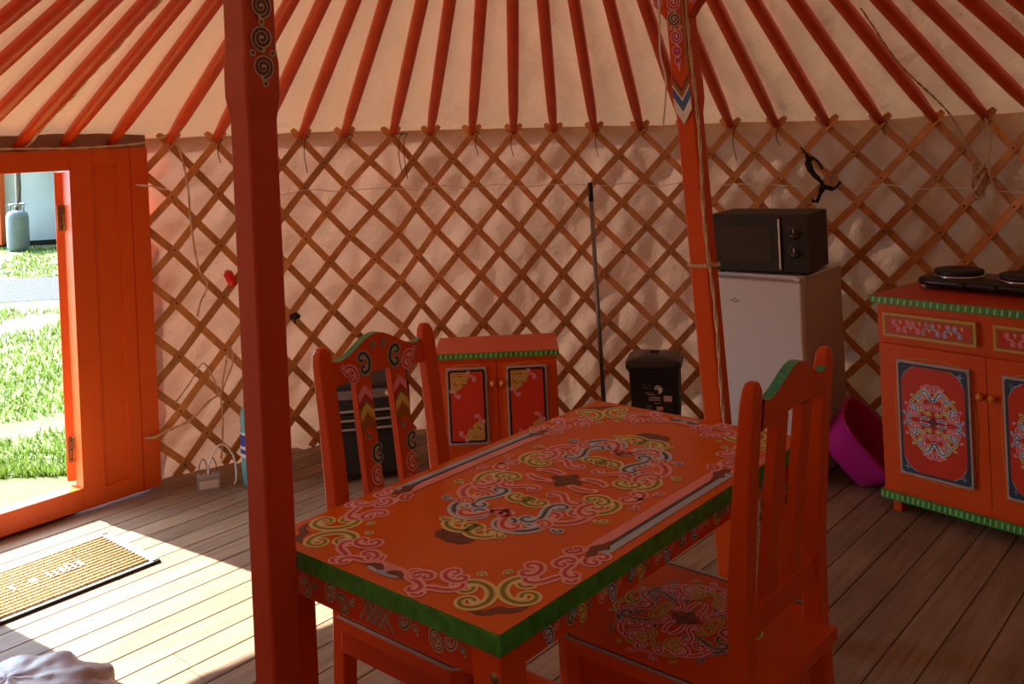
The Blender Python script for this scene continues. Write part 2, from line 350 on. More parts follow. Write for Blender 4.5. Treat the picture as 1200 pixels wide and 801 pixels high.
def medallion(mb, P, A, B, w, c=('y', 'b', 'p', 'y', 'p', 'b', 'p'), centre=True, shadow=True):
    """four-fold scroll medallion, half size A x B"""
    sc = min(A, B); o = Orn(mb, P); o.flips = [(1, 1), (-1, 1), (-1, -1), (1, -1)]
    def cs(x, y, a, R, k, sg=1, wf=1.0, f=csc, tl=3.3): o.ribbon(f((x * A, y * B), D(a), R * sc, tl=tl, tr=tl, sg=sg), w * wf, c[k])
    if shadow: o.blob([(0.9 * A, 0.0), (1.06 * A, 0.0), (1.04 * A, 0.08 * B), (1.05 * A, 0.15 * B), (1.0 * A, 0.22 * B), (0.9 * A, 0.20 * B)], 'brown')
    cs(0.92, 0.15, 95, 0.150, 0, 1, 1.0)
    cs(0.745, 0.40, 118, 0.205, 1, 1, 1.15)
    cs(0.50, 0.70, 140, 0.205, 2, 1, 1.15)
    cs(0.24, 0.86, 168, 0.165, 3, 1, 1.0)
    o.ribbon(hook((0.02 * A, 0.93 * B), D(170), 0.13 * sc, 1), w * 0.9, c[6]); o.ribbon(hook((0.10 * A, 0.99 * B), D(60), 0.06 * sc, -1), w * 0.6, c[6])
    cs(0.66, 0.13, 20, 0.145, 4, 1, 1.0, ssc)
    cs(0.47, 0.36, 30, 0.155, 5, -1, 1.0, ssc)
    cs(0.30, 0.58, 10, 0.135, 4, 1, 0.9, csc)
    cs(0.10, 0.62, 80, 0.115, 3, -1, 0.9, csc)
    cs(0.43, 0.10, 90, 0.110, 3, 1, 0.9, csc)
    cs(0.56, 0.54, 60, 0.070, 6, -1, 0.7, csc)
    cs(0.24, 0.30, 40, 0.120, 2, 1, 0.9, ssc)
    o.ribbon(hook((0.83 * A, 0.30 * B), D(20), 0.06 * sc, 1), w * 0.6, c[0]); o.ribbon(hook((0.62 * A, 0.66 * B), D(50), 0.06 * sc, 1), w * 0.6, c[1]); o.ribbon(hook((0.40 * A, 0.88 * B), D(70), 0.06 * sc, 1), w * 0.6, c[3])
    if centre:
        o.ribbon(spir((0.07 * A, 0.16 * B), D(75), 0.28 * sc, 0.5 / sc, 6 / sc, 1, 12), w * 1.1, c[6])
        o.flips = [(1, 1)]; n = 48; r = sc * 0.15
        o.blob([(math.cos(2 * PI * j / n) * r * (1.0 + 0.30 * math.cos(8 * PI * j / n) + 0.10 * math.cos(40 * PI * j / n)),
                 math.sin(2 * PI * j / n) * r * (1.0 + 0.30 * math.cos(8 * PI * j / n) + 0.10 * math.cos(40 * PI * j / n))) for j in range(n)], 'brown')
    return o
def corner_filigree(mb, P, sz, w):   # gold corner with pink tails; fills the quadrant x>0,y>0 from the corner
    o = Orn(mb, P)
    o.ribbon([(0.06 * sz, 0.62 * sz)] + [(0.06 * sz, 0.3 * sz), (0.05 * sz, 0.06 * sz), (0.3 * sz, 0.05 * sz)] + [(0.62 * sz, 0.06 * sz)], w * 1.6, 'g', 0.5, 0.2)
    for (x, y, a, R, g) in ((0.30, 0.20, 10, 0.13, 1), (0.20, 0.36, 80, 0.13, -1), (0.44, 0.42, 135, 0.13, 1), (0.56, 0.22, 60, 0.12, -1), (0.20, 0.60, 30, 0.12, 1), (0.66, 0.40, 100, 0.08, 1), (0.40, 0.66, 150, 0.08, 1)):
        o.ribbon(csc((x * sz, y * sz), D(a), R * sz, sg=g), w, 'g')
    o.ribbon(ssc((0.90 * sz, 0.16 * sz), D(10), 0.15 * sz), w, 'p')
    o.ribbon(ssc((0.16 * sz, 0.92 * sz), D(80), 0.15 * sz, sg=-1), w, 'p')

# ------------------------------------------------------------------ place constants
AX = Vector((0.655, 0.756, 0)).normalized(); BX = Vector((AX.y, -AX.x, 0))   # along boards/table, across
TB = math.atan2(BX.y, BX.x)          # rotation that turns local x to BX and local y to AX
TA = math.atan2(AX.y, AX.x)
C = Vector((0.053, 2.26, 0)); R0 = 2.65
def ztop(x): return min(1.548, max(1.490, 1.528 - 0.022 * x))
def circ(th, r, z): return Vector((C.x + r * math.cos(th), C.y + r * math.sin(th), z))
RIDGE = 0.60
def zroof(th, r, off=0.0):
    zt = ztop(C.x + R0 * math.cos(th)); zc = 2.505
    return zt + (zc - zt) * (R0 - r) / (R0 - RIDGE) + off

# ================================================================== STRUCTURE
# floor: boards run along AX; local x = AX
mb = MB(); bw = 0.112
for i in range(-27, 28):
    y0 = i * bw; yc = y0 + bw / 2
    if abs(yc) > 2.70: continue
    half = math.sqrt(2.74 ** 2 - yc * yc)
    cuts = [-half]; x = -half + random.uniform(0.6, 2.4)
    while x < half - 0.5: cuts.append(x); x += random.uniform(1.6, 2.6)
    cuts.append(half)
    for a, b in zip(cuts, cuts[1:]):
        mb.box(a + 0.0008, b - 0.0008, y0 + 0.0017, y0 + bw - 0.0017, -0.028, 0.0, 'floor')
n = 64
mb.lathe([(2.76, -0.12), (2.76, -0.026)], mat('under_floor', (0.03, 0.02, 0.015), 0.9), n)
fl = mb.build('floor', bevel=0.0018, segs=1, loc=(C.x, C.y, 0), rz=TA); tag(fl, None, None, kind='structure')

# door geometry: local x along AX (right end at 0), y outward
DO = Vector((-1.65, 4.24, 0)); DW = 1.38
door_th0 = math.atan2(DO.y - C.y, DO.x - C.x)
dl = DO - AX * DW; door_th1 = math.atan2(dl.y - C.y, dl.x - C.x)
# wall canvas (ring with a gap at the door)
def wallr(th, z):
    zt = ztop(C.x + R0 * math.cos(th))
    f = math.sin(th * 26 + 3 * z) * 0.010 + 0.085 * abs(noise.noise(Vector((th * 13 + z * 2.5, z * 3.0, 3.1)))) + 0.022 * noise.noise(Vector((th * 30 - 3 * z, z * 6, 8)))
    k = max(0, min(1, (zt + 0.02 - z) / 0.15)); return R0 + 0.052 + f * k
def wall_mesh(name, t0, t1, zlo, zhi=None, nseg=300, nz=70):
    mb = MB(); vs = []; fs = []
    for i in range(nseg + 1):
        th = t0 + (t1 - t0) * i / nseg; zt = ztop(C.x + R0 * math.cos(th)) + 0.038 if zhi is None else zhi
        for j in range(nz + 1):
            z = zlo + (zt - zlo) * j / nz; vs.append(circ(th, wallr(th, z), z))
    for i in range(nseg):
        for j in range(nz):
            a = i * (nz + 1) + j; fs.append((a, a + 1, a + nz + 2, a + nz + 1))
    mb.add(vs, fs, 'wallcanvas', True); o = mb.build(name); return tag(o, None, None, kind='structure')
two = 2 * PI
t_back0, t_back1 = -0.35, door_th0 + 0.012
wall_mesh('wall_back', t_back0, t_back1, -0.02, nseg=520)
wall_mesh('wall_front', door_th1 + 0.004, t_back0 + two, -0.02, nseg=320, nz=24)
# roof canvas
def roof_mesh():
    mb = MB(); nt_, nr = 360, 26; vs = []; fs = []
    for i in range(nt_):
        th = two * i / nt_
        for j in range(nr + 1):
            r = R0 + 0.11 - (R0 + 0.11 - 0.03) * j / nr
            f = 0.022 * noise.noise(Vector((math.cos(th) * r * 3, math.sin(th) * r * 3, 1))) + 0.012 * abs(noise.noise(Vector((math.cos(th) * r * 7, math.sin(th) * r * 7, 5))))
            sag = math.cos(th * 75) * 0.004
            vs.append(circ(th, r, zroof(th, max(r, RIDGE * 0.9), 0.050) + (f + sag) * min(1, (R0 + .11 - r) * 5) + (0.05 if r < RIDGE else 0)))
    for i in range(nt_):
        for j in range(nr):
            a = i * (nr + 1) + j; b = ((i + 1) % nt_) * (nr + 1) + j; fs.append((a, b, b + 1, a + 1))
    k = len(vs); vs.append(Vector((C.x, C.y, zroof(0, 0.54, 0.13))))
    for i in range(nt_): fs.append((i * (nr + 1) + nr, ((i + 1) % nt_) * (nr + 1) + nr, k))
    mb.add(vs, fs, 'roofcanvas', True); return tag(mb.build('ceiling'), None, None, kind='structure')
roof_mesh()

# door frame
dr = empty('door_1', DO, TA, None, None, kind='structure')
zt_, zo, zs = 1.538, 1.452, 0.105; xo0, xo1 = -1.03, -0.35
def stile_side(mb, m, s=1, x0=-0.35, x1=0.0):
    # sidelight panel: rails and recessed panel between x0..x1
    a, b = (-0.255, -0.141)
    if s < 0: a, b = -DW - b, -DW - a
    lo, hi = min(x0, x1), max(x0, x1)
    mb.box(lo, a, 0, 0.07, 0.012, zt_, m); mb.box(b, hi, 0, 0.07, 0.012, zt_, m)
    mb.box(a, b, 0, 0.07, 0.012, 0.085, m); mb.box(a, b, 0, 0.07, 1.465, zt_, m); mb.box(a, b, 0.012, 0.06, 0.085, 1.465, m)
mb = MB(); stile_side(mb, 'door'); mb.box(-0.086, -0.080, -0.0012, 0.0, 0.012, zt_, 'red')
mb.build('side_panel', dr, bevel=0.003)
mb = MB(); stile_side(mb, 'door', -1, -DW, -1.03); mb.build('side_panel', dr, bevel=0.003)
mb = MB(); mb.box(xo0, xo1, 0, 0.07, zo, zt_, 'door'); mb.build('door_head', dr, bevel=0.003)
mb = MB(); mb.box(xo0, xo1, 0, 0.085, 0.012, zs, 'door'); mb.box(xo0, xo1, 0.085, 0.20, -0.06, 0.055, 'door'); mb.build('threshold', dr, bevel=0.004)
mb = MB(); vs = []; fs = []
for i in range(25):
    x = -DW - 0.02 + (DW + 0.04) * i / 24; p = DO + AX * x - BX * 0.05; r_ = (p - C).length; zz = zroof(math.atan2(p.y - C.y, p.x - C.x), r_, 0.054)
    vs += [(x, 0.05, zt_ - 0.01), (x, 0.05, zz)]
for i in range(24): fs.append((2 * i, 2 * i + 2, 2 * i + 3, 2 * i + 1))
mb.add(vs, fs, mat('dark_felt', (0.30, 0.19, 0.12), 0.95)); mb.build('felt_strip', dr)
# open leaf, hinged on the right jamb and swung outward
lf = MB(); w_, t_ = 0.64, 0.036
lf.box(0, 0.09, 0, t_, 0.12, 1.446, 'door'); lf.box(w_ - 0.09, w_, 0, t_, 0.12, 1.446, 'door')
lf.box(0.09, w_ - 0.09, 0, t_, 0.12, 0.22, 'door'); lf.box(0.09, w_ - 0.09, 0, t_, 1.33, 1.446, 'door'); lf.box(0.09, w_ - 0.09, 0, t_, 0.70, 0.78, 'door')
lf.box(0.09, w_ - 0.09, 0.010, t_ - 0.010, 0.22, 0.70, 'door'); lf.box(0.09, w_ - 0.09, 0.010, t_ - 0.010, 0.78, 1.33, 'door')
leaf = lf.build('door_leaf', dr, bevel=0.003, loc=(xo1 + 0.004, 0.076, 0), rz=math.radians(54))
for z in (0.26, 1.25):
    mb = MB(); mb.box(-0.022, 0.0, -0.0025, 0.0, z - 0.055, z + 0.055, 'brass')
    mb.T = Matrix.Translation((-0.002, -0.004, 0)); mb.tube([(0, 0, z - 0.055), (0, 0, z + 0.055)], 0.006, 'brass', 10); mb.T = Matrix()
    mb.box(-0.0285, -0.004, -0.0008, 0.0006, z - 0.055, z + 0.055, 'brass')
    for dz in (-0.04, 0, 0.04):
        mb.T = Matrix.Translation((-0.014, -0.003, z + dz)) @ Matrix.Rotation(PI / 2, 4, 'X'); mb.lathe([(0.004, 0), (0.003, 0.0015)], 'rivet', 8); mb.T = Matrix()
    mb.build('hinge', dr, loc=(xo1 + 0.001, 0.072, 0), rz=0)
# rolled canvas flap over the doorway, outside
mb = MB(); vs = []; fs = []; N1, N2 = 30, 10
for i in range(N1 + 1):
    x = -1.12 + 0.78 * i / N1
    for j in range(N2 + 1):
        t = j / N2; y = 0.10 + 0.26 * t
        sag = 0.11 * math.sin(t * PI / 2) * (0.35 + 0.65 * min(1, (xo1 - x) / 0.55)) + 0.012 * noise.noise(Vector((x * 9, t * 3, 2)))
        vs.append((x, y, 1.535 - sag + 0.0))
for i in range(N1):
    for j in range(N2):
        a = i * (N2 + 1) + j; fs.append((a, a + 1, a + N2 + 2, a + N2 + 1))
mb.add(vs, fs, 'roofcanvas', True)
o = mb.build('door_awning', dr); sd = o.modifiers.new('s', 'SOLIDIFY'); sd.thickness = 0.01
o['label'] = 'cream canvas flap hanging above the open doorway'

# ================================================================== OUTSIDE
mb = MB(); mb.add([(-40, -2, 0), (20, -2, 0), (20, 60, 0), (-40, 60, 0)], [(0, 1, 2, 3)], 'ground')
g = mb.build('ground', loc=(0, 0, -0.15)); tag(g, None, None, kind='structure')
mb = MB(); rr_ = random.Random(3)
L = []; Rr = []
for i in range(41):
    x = -24 + 24 * i / 40; yn = 10.7 + 0.35 * math.sin(x * 0.9) + 0.10 * rr_.uniform(-1, 1) - 0.05 * (x + 6); yf = yn + 2.6 + 0.25 * math.sin(x * 1.3 + 1)
    L.append((x, yn, 0.004)); Rr.append((x, yf, 0.004))
mb.add(L + Rr, [(i, i + 1, 42 + i, 41 + i) for i in range(40)], 'gravel')
o = mb.build('trim_1', loc=(0, 0, -0.15)); tag(o, None, None, kind='structure')
# grass blades
YC0 = (-9.55, 20.85)
vs = []; fs = []
for i in range(15000):
    Y = 4.9 + (18.5 - 4.9) * rr_.random() ** 1.6; k = rr_.uniform(-0.68, -0.40); X = k * Y
    if 10.4 < Y < 13.2: continue
    if noise.noise(Vector((X * 1.3, Y * 1.3, 0))) < -0.18: continue
    if (Vector((X, Y, 0)) - DO).dot(-BX) < 0.35: continue
    if (Vector((X, Y, 0)) - Vector((YC0[0], YC0[1], 0))).length < 2.9 or (Vector((X, Y, 0)) - Vector((-9.2, 17.35, 0))).length < 0.32: continue
    h = rr_.uniform(0.02, 0.06) * (1 + 0.02 * Y); w = 0.004 + 0.0006 * Y; a = rr_.uniform(0, PI); dx, dy = math.cos(a) * w, math.sin(a) * w
    lx, ly = rr_.uniform(-0.03, 0.03), rr_.uniform(-0.03, 0.03); o_ = len(vs)
    vs += [(X - dx, Y - dy, -0.152), (X + dx, Y + dy, -0.152), (X + lx, Y + ly, -0.15 + h)]; fs.append((o_, o_ + 1, o_ + 2))
mb = MB(); mb.add(vs, fs, 'grass'); tag(mb.build('grass'), 'short bright green grass outside the open doorway', 'grass', kind='stuff')
# neighbouring yurt
YC = Vector((-9.55, 20.85, -0.15)); yr = empty('yurt', YC, 0, 'white canvas yurt standing across the grass, seen through the doorway', 'yurt')
mb = MB(); vs = []; fs = []; n = 120
for i in range(n):
    th = two * i / n
    for j in range(13):
        z = 0.10 + 1.55 * j / 12; r = 2.6 + 0.03 * noise.noise(Vector((math.cos(th) * 6, math.sin(th) * 6, z * 1.5))) + 0.02 * math.sin(th * 14 + z * 2)
        vs.append((r * math.cos(th), r * math.sin(th), z))
for i in range(n):
    for j in range(12):
        a = i * 13 + j; b = ((i + 1) % n) * 13 + j; fs.append((a, b, b + 1, a + 1))
mb.add(vs, fs, 'outcanvas', True); mb.build('wall', yr)
mb = MB(); mb.lathe([(2.72, 1.58), (2.70, 1.66), (0.6, 2.65), (0.55, 2.72)], 'outcanvas', 96); mb.build('roof', yr)
mb = MB(); mb.lathe([(2.5, -0.02), (2.55, 0.11)], mat('dark_base', (0.05, 0.055, 0.065), 0.9), 96); mb.build('base', yr)
aD = math.atan2(18.50 - YC.y, -10.36 - YC.x)
mb = MB(); mb.T = Matrix.Rotation(aD + PI / 2, 4, 'Z') @ Matrix.Translation((0, -2.66, 0))
mb.box(-0.5, 0.5, -0.02, 0.10, 0.05, 1.62, 'door'); mb.box(-0.40, 0.40, -0.03, -0.02, 0.2, 1.45, 'panelred')
oo = Orn(mb, mb.T @ plane((0, -0.032, 0.82), (1, 0, 0), (0, 0, 1)))
for z in (-0.5, -0.25, 0, 0.25, 0.5):
    for x in (-0.2, 0.2): oo.ribbon(csc((x, z), 0.3, 0.06), 0.04, 'b')
mb.T = Matrix(); mb.build('door', yr)
# gas cylinder and its pipe
gp = Vector((-9.20, 17.35, -0.15))
gas = empty('gas_cylinder', gp, 0, 'grey-blue gas cylinder standing on the grass in front of the neighbouring yurt', 'gas cylinder')
mb = MB(); mb.lathe([(0.15, 0), (0.17, 0.02), (0.185, 0.06), (0.19, 0.10), (0.19, 0.62), (0.175, 0.69), (0.12, 0.735), (0.06, 0.75), (0.0, 0.752)], 'steelblue', 32); mb.build('body', gas)
mb = MB()
for a in range(3):
    t0 = a * 2.09; mb.tube([(0.12 * math.cos(t0), 0.12 * math.sin(t0), 0.72), (0.13 * math.cos(t0), 0.13 * math.sin(t0), 0.86)], 0.014, 'steelblue')
mb.tube([(0.13 * math.cos(t), 0.13 * math.sin(t), 0.86) for t in [i * two / 24 for i in range(25)]], 0.014, 'steelblue', 8); mb.build('collar', gas)
mb = MB(); mb.lathe([(0.03, 0.74), (0.03, 0.79), (0.045, 0.79), (0.045, 0.83), (0, 0.83)], 'brass', 12); mb.build('valve', gas)
mb = MB(); mb.tube(sm_curve([(0.0, 0.0, 0.80), (0.05, 0.05, 1.1), (-0.02, 0.2, 1.5), (-0.06, 0.45, 1.95)]), 0.014, 'rubberdark', 8); mb.build('hose', gas)
mb = MB(); mb.tube([(gp.x - 0.12, gp.y + 0.30, -0.17), (gp.x - 0.12, gp.y + 0.30, 2.0)], 0.045, 'pipe', 10)
tag(mb.build('stove_pipe'), 'brown upright pipe behind the grey-blue gas cylinder outside', 'pipe')

# ================================================================== ROOF POLES, CROWN
ANG = [160.8, 156.2, 151.5, 146.9, 142.44, 138.36, 133.86, 128.26, 123.55, 119.0, 114.52, 109.9, 104.54, 100.35, 95.65, 90.93, 86.4, 81.8, 76.66, 71.7,
       66.8, 62.02, 56.77, 51.45, 46.26, 41.61, 37.0, 32.3, 27.7, 23.0]
PL = ['orange roof pole cutting the extreme top left corner, above all the others on that side',
      'orange roof pole second down in the top left corner, running off the left edge',
      'orange roof pole leaving the left edge above the door head, third down there',
      'orange roof pole running off the left edge just above the rope-wound pole',
      'orange roof pole with coarse rope bound along its edge above the doorway',
      'orange roof pole resting on the door head beside the rope-wound pole',
      'orange roof pole resting on the door head near its right end',
      'orange roof pole standing on the first lattice fork right of the red door frame',
      'orange roof pole on the second lattice fork, running up behind the near dark post',
      'orange roof pole mostly hidden behind the dark red near post',
      'orange roof pole first to the right of the dark red near post',
      'orange roof pole second to the right of the dark red near post',
      'orange roof pole third to the right of the dark red near post',
      'orange roof pole fourth to the right of the dark red near post',
      'upright orange roof pole fifth right of the near post, almost vertical in the photo',
      'orange roof pole immediately right of the almost vertical one',
      'orange roof pole whose foot sits left of the broom tip by one fork',
      'orange roof pole whose foot sits on the fork directly above the broom tip',
      'orange roof pole next left of the painted far post, right of the broom',
      'orange roof pole passing behind the painted far post and the white cord',
      'orange roof pole rising from just right of the painted far post above the microwave',
      'orange roof pole whose foot meets the fork above the left part of the microwave',
      'orange roof pole whose foot meets the lattice beside the dark branch ornament',
      'orange roof pole next right of the one beside the branch ornament',
      'orange roof pole crossed by the thin slanting rope on the right',
      'orange roof pole whose foot is tied to the large rope knot at the right',
      'orange roof pole running off the right edge just above the rope knot',
      'orange roof pole in the top right corner, outermost one in view',
      'orange roof pole beyond the right edge of the photo',
      'orange roof pole farthest beyond the right edge']
for a, lb in zip(ANG, PL):
    th = math.radians(a); mb = MB(); rings = []; nseg = 10
    rad = Vector((math.cos(th), math.sin(th), 0)); tan = Vector((-math.sin(th), math.cos(th), 0))
    base = circ(th, R0 - 0.005, 0); zb = zroof(th, R0 - 0.005, 0.012)
    sl = (zroof(th, 1.0) - zroof(th, 2.0)); upv = (Vector((0, 0, 1)) * 1.0 + rad * sl).normalized()
    for j in range(nseg + 1):
        t = j / nseg; r = (R0 - 0.005) + (RIDGE + 0.02 - R0) * t; w = 0.0235 + 0.004 * min(1, t * 4) - 0.003 * t
        if j == 0: w = 0.017
        p = circ(th, r, zroof(th, r, 0.012)) - Vector((base.x, base.y, zb)); ring = []
        for k in range(12):
            q = 2 * PI * k / 12; e = 0.72
            cx = math.copysign(abs(math.cos(q)) ** e, math.cos(q)); sx_ = math.copysign(abs(math.sin(q)) ** e, math.sin(q))
            ring.append(p + tan * cx * w + upv * sx_ * w)
        rings.append(ring)
    mb.loft(rings, 'pole', True)
    tag(mb.build('roof_pole', loc=(base.x, base.y, zb)), lb, 'roof pole', 'orange roof poles')
cr = empty('crown_ring', (C.x, C.y, 2.46), 0, 'round orange crown ring at the centre of the roof, held up by the two posts', 'crown ring')
mb = MB(); mb.lathe([(0.56, 0.0), (0.64, 0.0), (0.64, 0.09), (0.56, 0.09)], 'pole', 64, smooth=False); mb.f.pop(); mb.f.pop()
for lst in (mb.mi, mb.sm): lst.pop(); lst.pop()
mb.add([(0.56 * math.cos(two * j / 64), 0.56 * math.sin(two * j / 64), z) for z in (0, 0.09) for j in range(64)], [(j, (j + 1) % 64, 64 + (j + 1) % 64, 64 + j) for j in range(64)], 'pole')
mb.build('rim', cr)
for k in range(4):
    a = k * PI / 4; mb = MB(); mb.tube([(0.58 * math.cos(a) * t, 0.58 * math.sin(a) * t, 0.05 + 0.08 * (1 - t * t)) for t in [-1 + i / 6 for i in range(13)]], 0.017, 'pole', 8); mb.build('spoke', cr)

# ================================================================== LATTICE
def idx2ang(i):
    # index 0 is ANG[4]; grows to the right
    k = i + 4.0
    if k <= 0: return ANG[0] - 4.75 * k
    if k >= len(ANG) - 1: return ANG[-1] - 4.7 * (k - len(ANG) + 1)
    j = int(k); return ANG[j] + (ANG[j + 1] - ANG[j]) * (k - j)
door_idx = 3.0 - (math.degrees(door_th0) - 128.26) / (133.86 - 128.26) + 0.02
PITCH = 0.245
def slat(sec, i, side, i0, i1):
    # side -1 goes left while descending (inner layer), +1 goes right (outer layer)
    r = R0 - 0.012 if side < 0 else R0 + 0.004
    pts = []; th_t = math.radians(idx2ang(i)); ztt = ztop(C.x + R0 * math.cos(th_t))
    s0 = -0.20; s1 = (ztt - 0.025) / PITCH; n = 90; riv = []
    rj = random.Random(i * 7 + side); wob = rj.uniform(-0.02, 0.02)
    for k in range(n + 1):
        s = s0 + (s1 - s0) * k / n; ix = i + side * (s + 0.0) + wob
        if ix < i0 or ix > i1: continue
        pts.append((math.radians(idx2ang(ix)), ztt - s * PITCH))
    if len(pts) < 2: return
    mb = MB(); L = len(pts); rings = []; tk = 0.0045; hw = 0.0165
    org = circ(pts[0][0], r, pts[0][1])
    for k in range(L):
        a = pts[max(k - 1, 0)]; b = pts[min(k + 1, L - 1)]
        du = (b[0] - a[0]) * r; dz = b[1] - a[1]; d = math.hypot(du, dz); nu, nz = -dz / d, du / d
        w = hw * (0.62 if k == 0 and pts[0][1] > ztt else 1.0)
        def P(sw, dr_): return circ(pts[k][0] + nu * w * sw / r, r + dr_, pts[k][1] + nz * w * sw) - org
        rings.append([P(-1, -tk), P(1, -tk), P(1, tk), P(-1, tk)])
    mb.loft(rings, 'lattice')
    if side < 0:
        for q in range(0, 13):
            s = q * 0.5; ix = i + side * s + wob
            if i0 < ix < i1 and s < s1 and (q % 2 == 0 or rj.random() < 0.7):
                th = math.radians(idx2ang(ix)); p = circ(th, r - tk - 0.001, ztt - s * PITCH)
                mb.T = plane(p - org, (-math.sin(th), math.cos(th), 0), (0, 0, 1)); mb.add([(0.0042 * math.cos(two * j / 8), 0.0042 * math.sin(two * j / 8), zz) for zz in (-0.002, 0.0022) for j in range(8)],
                       [(j, (j + 1) % 8, 8 + (j + 1) % 8, 8 + j) for j in range(8)] + [tuple(range(8)), tuple(range(8, 16))], 'rivet'); mb.T = Matrix()
    mb.build('slat', sec, loc=tuple(org - sec.location))
secs = [('left folding lattice wall section of thin brown slats beside the door frame', door_idx, 9.4),
        ('middle folding lattice wall section of thin brown slats behind the dining table', 9.4, 18.0),
        ('right folding lattice wall section of thin brown slats behind fridge and sideboard', 18.0, 26.6)]
LATT = []
for lb, a, b in secs:
    th = math.radians(idx2ang((a + b) / 2))
    e_ = empty('lattice_wall', circ(th, R0, 0), 0, lb, 'lattice wall', 'folding lattice wall sections'); LATT.append(e_)
LO, HI = door_idx - 0.10, 26.6
for i in range(-4, 34):
    for side in (-1, 1):
        ii = i
        home = min(max(i, door_idx + 0.01), 26.5)
        k = 0 if home < 9.4 else (1 if home < 18.0 else 2)
        slat(LATT[k], ii, side, LO, HI)

# ================================================================== POSTS
def post(name, x, y, lean, label, front):
    e = empty(name, (x, y, 0), TB, label, 'post')
    def hw(z):
        k = [(0, .031), (1.555, .031), (1.60, .037), (1.66, .037), (1.685, .034), (1.80, .034)]
        for (a, b), (c, d) in zip(k, k[1:]):
            if z <= c: return b + (d - b) * (z - a) / (c - a)
        return .034
    mb = MB(); rings = []
    for z in (0, 0.6, 1.2, 1.555, 1.575, 1.60, 1.66, 1.685, 1.80, 2.45):
        h = hw(z); c_h = h * 0.12; ox = lean * z
        pts = [(-h + c_h, -h), (h - c_h, -h), (h, -h + c_h), (h, h - c_h), (h - c_h, h), (-h + c_h, h), (-h, h - c_h), (-h, -h + c_h)]
        rings.append([(px + ox, py, z) for px, py in pts])
    mb.loft(rings, 'post' if front == 'b' else 'orange')
    sh = Matrix(((1, 0, lean, 0), (0, 1, 0, 0), (0, 0, 1, 0), (0, 0, 0, 1)))
    if front == 'b':
        P = sh @ plane((0.0345, 0.0, 1.62), (0, 1, 0), (0, 0, 1)); mb_o = Orn(mb, P, lift=0.003)
        for (z0, R, sg, a) in ((0.030, 0.0195, 1, -90), (0.082, 0.0205, -1, -90), (0.140, 0.0195, 1, -90)):
            mb_o.ribbon(snail((0.0, z0), R, D(a), sg), 0.0095, 'w', 0.6, 0.2)
        for (y0, z0) in ((0.004, 0.0), (-0.021, 0.055), (0.021, 0.055), (0.0, 0.111)): mb_o.disc((y0, z0), 0.0065, 'sand'); mb_o.disc((y0, z0), 0.0035, 'brown')
    else:
        P = sh @ plane((0.0, -0.0375, 1.60), (1, 0, 0), (0, 0, 1)); o = Orn(mb, P, lift=0.0006)
        h = 0.030
        def chev(z, t, m):
            o.blob([(-h, z), (0, z - 0.045), (h, z), (h, z + t), (0, z + t - 0.045), (-h, z + t)], m)
        chev(0.062, 0.012, 'brown'); chev(0.044, 0.020, 'ochre'); chev(0.036, 0.008, 'white'); chev(0.004, 0.031, 'azure'); chev(-0.034, 0.038, 'white')
        for (z0, R, pal, sg) in ((0.335, 0.018, 'p', 1), (0.290, 0.022, 'p', -1), (0.240, 0.0215, 'w', 1), (0.186, 0.0205, 'm', -1), (0.143, 0.0145, 'm', 1), (0.113, 0.008, 'm', 1)):
            o.ribbon(snail((-0.002, z0), R, D(90), sg, 2.0), 0.0095, pal, 0.6, 0.2)
        for (x, z) in ((-0.018, 0.214), (0.016, 0.214), (-0.016, 0.264)): o.disc((x, z), 0.006, 'pinkpale'); o.disc((x, z), 0.0032, 'magenta')
        o.blob([(-0.006, 0.100), (0, 0.078), (0.006, 0.100), (0.0, 0.112)], 'pink')
        o._strip([(0.028, 0.08), (0.028, 0.36)], [0.008, 0.008], 'ochre')
    mb.build('shaft', e, bevel=0.002)
    # capital board with shaped wings
    mb = MB(); zc = 1.845; ox = lean * 1.9
    wing = [(-0.036, zc - 0.005), (-0.060, zc + 0.028), (-0.078, zc + 0.045), (-0.082, zc + 0.13), (-0.12, zc + 0.19), (-0.20, zc + 0.25), (-0.30, zc + 0.32), (-0.30, zc + 0.40), (-0.036, zc + 0.40)]
    for sg in (-1, 1):
        pp = [(sg * -x + ox, z) for x, z in wing]
        mb.loft([[(x, -0.026, z) for x, z in pp], [(x, 0.026, z) for x, z in pp]], 'post' if front == 'b' else 'orange')
        o = Orn(mb, plane((ox, -0.0268, zc), (1, 0, 0), (0, 0, 1)))
        for (x, z, R, pal) in ((-0.060, 0.055, 0.012, 'm'), (-0.062, 0.092, 0.014, 'w'), (-0.072, 0.13, 0.014, 'p')):
            pts = snail((x, z), R * 1.2, D(90), 1, 2.0); o.ribbon([(sg * a_, b_) for a_, b_ in pts], 0.007, pal)
    mb.build('capital', e, bevel=0.002)
    return e
post('roof_post', -0.470, 1.716, 0.0, 'dark red square post in the near foreground with a white scroll painted near the top', 'b')
post('roof_post', 0.605, 2.80, -0.052, 'orange post behind the table with blue and white chevrons and a rope down it', 'a')

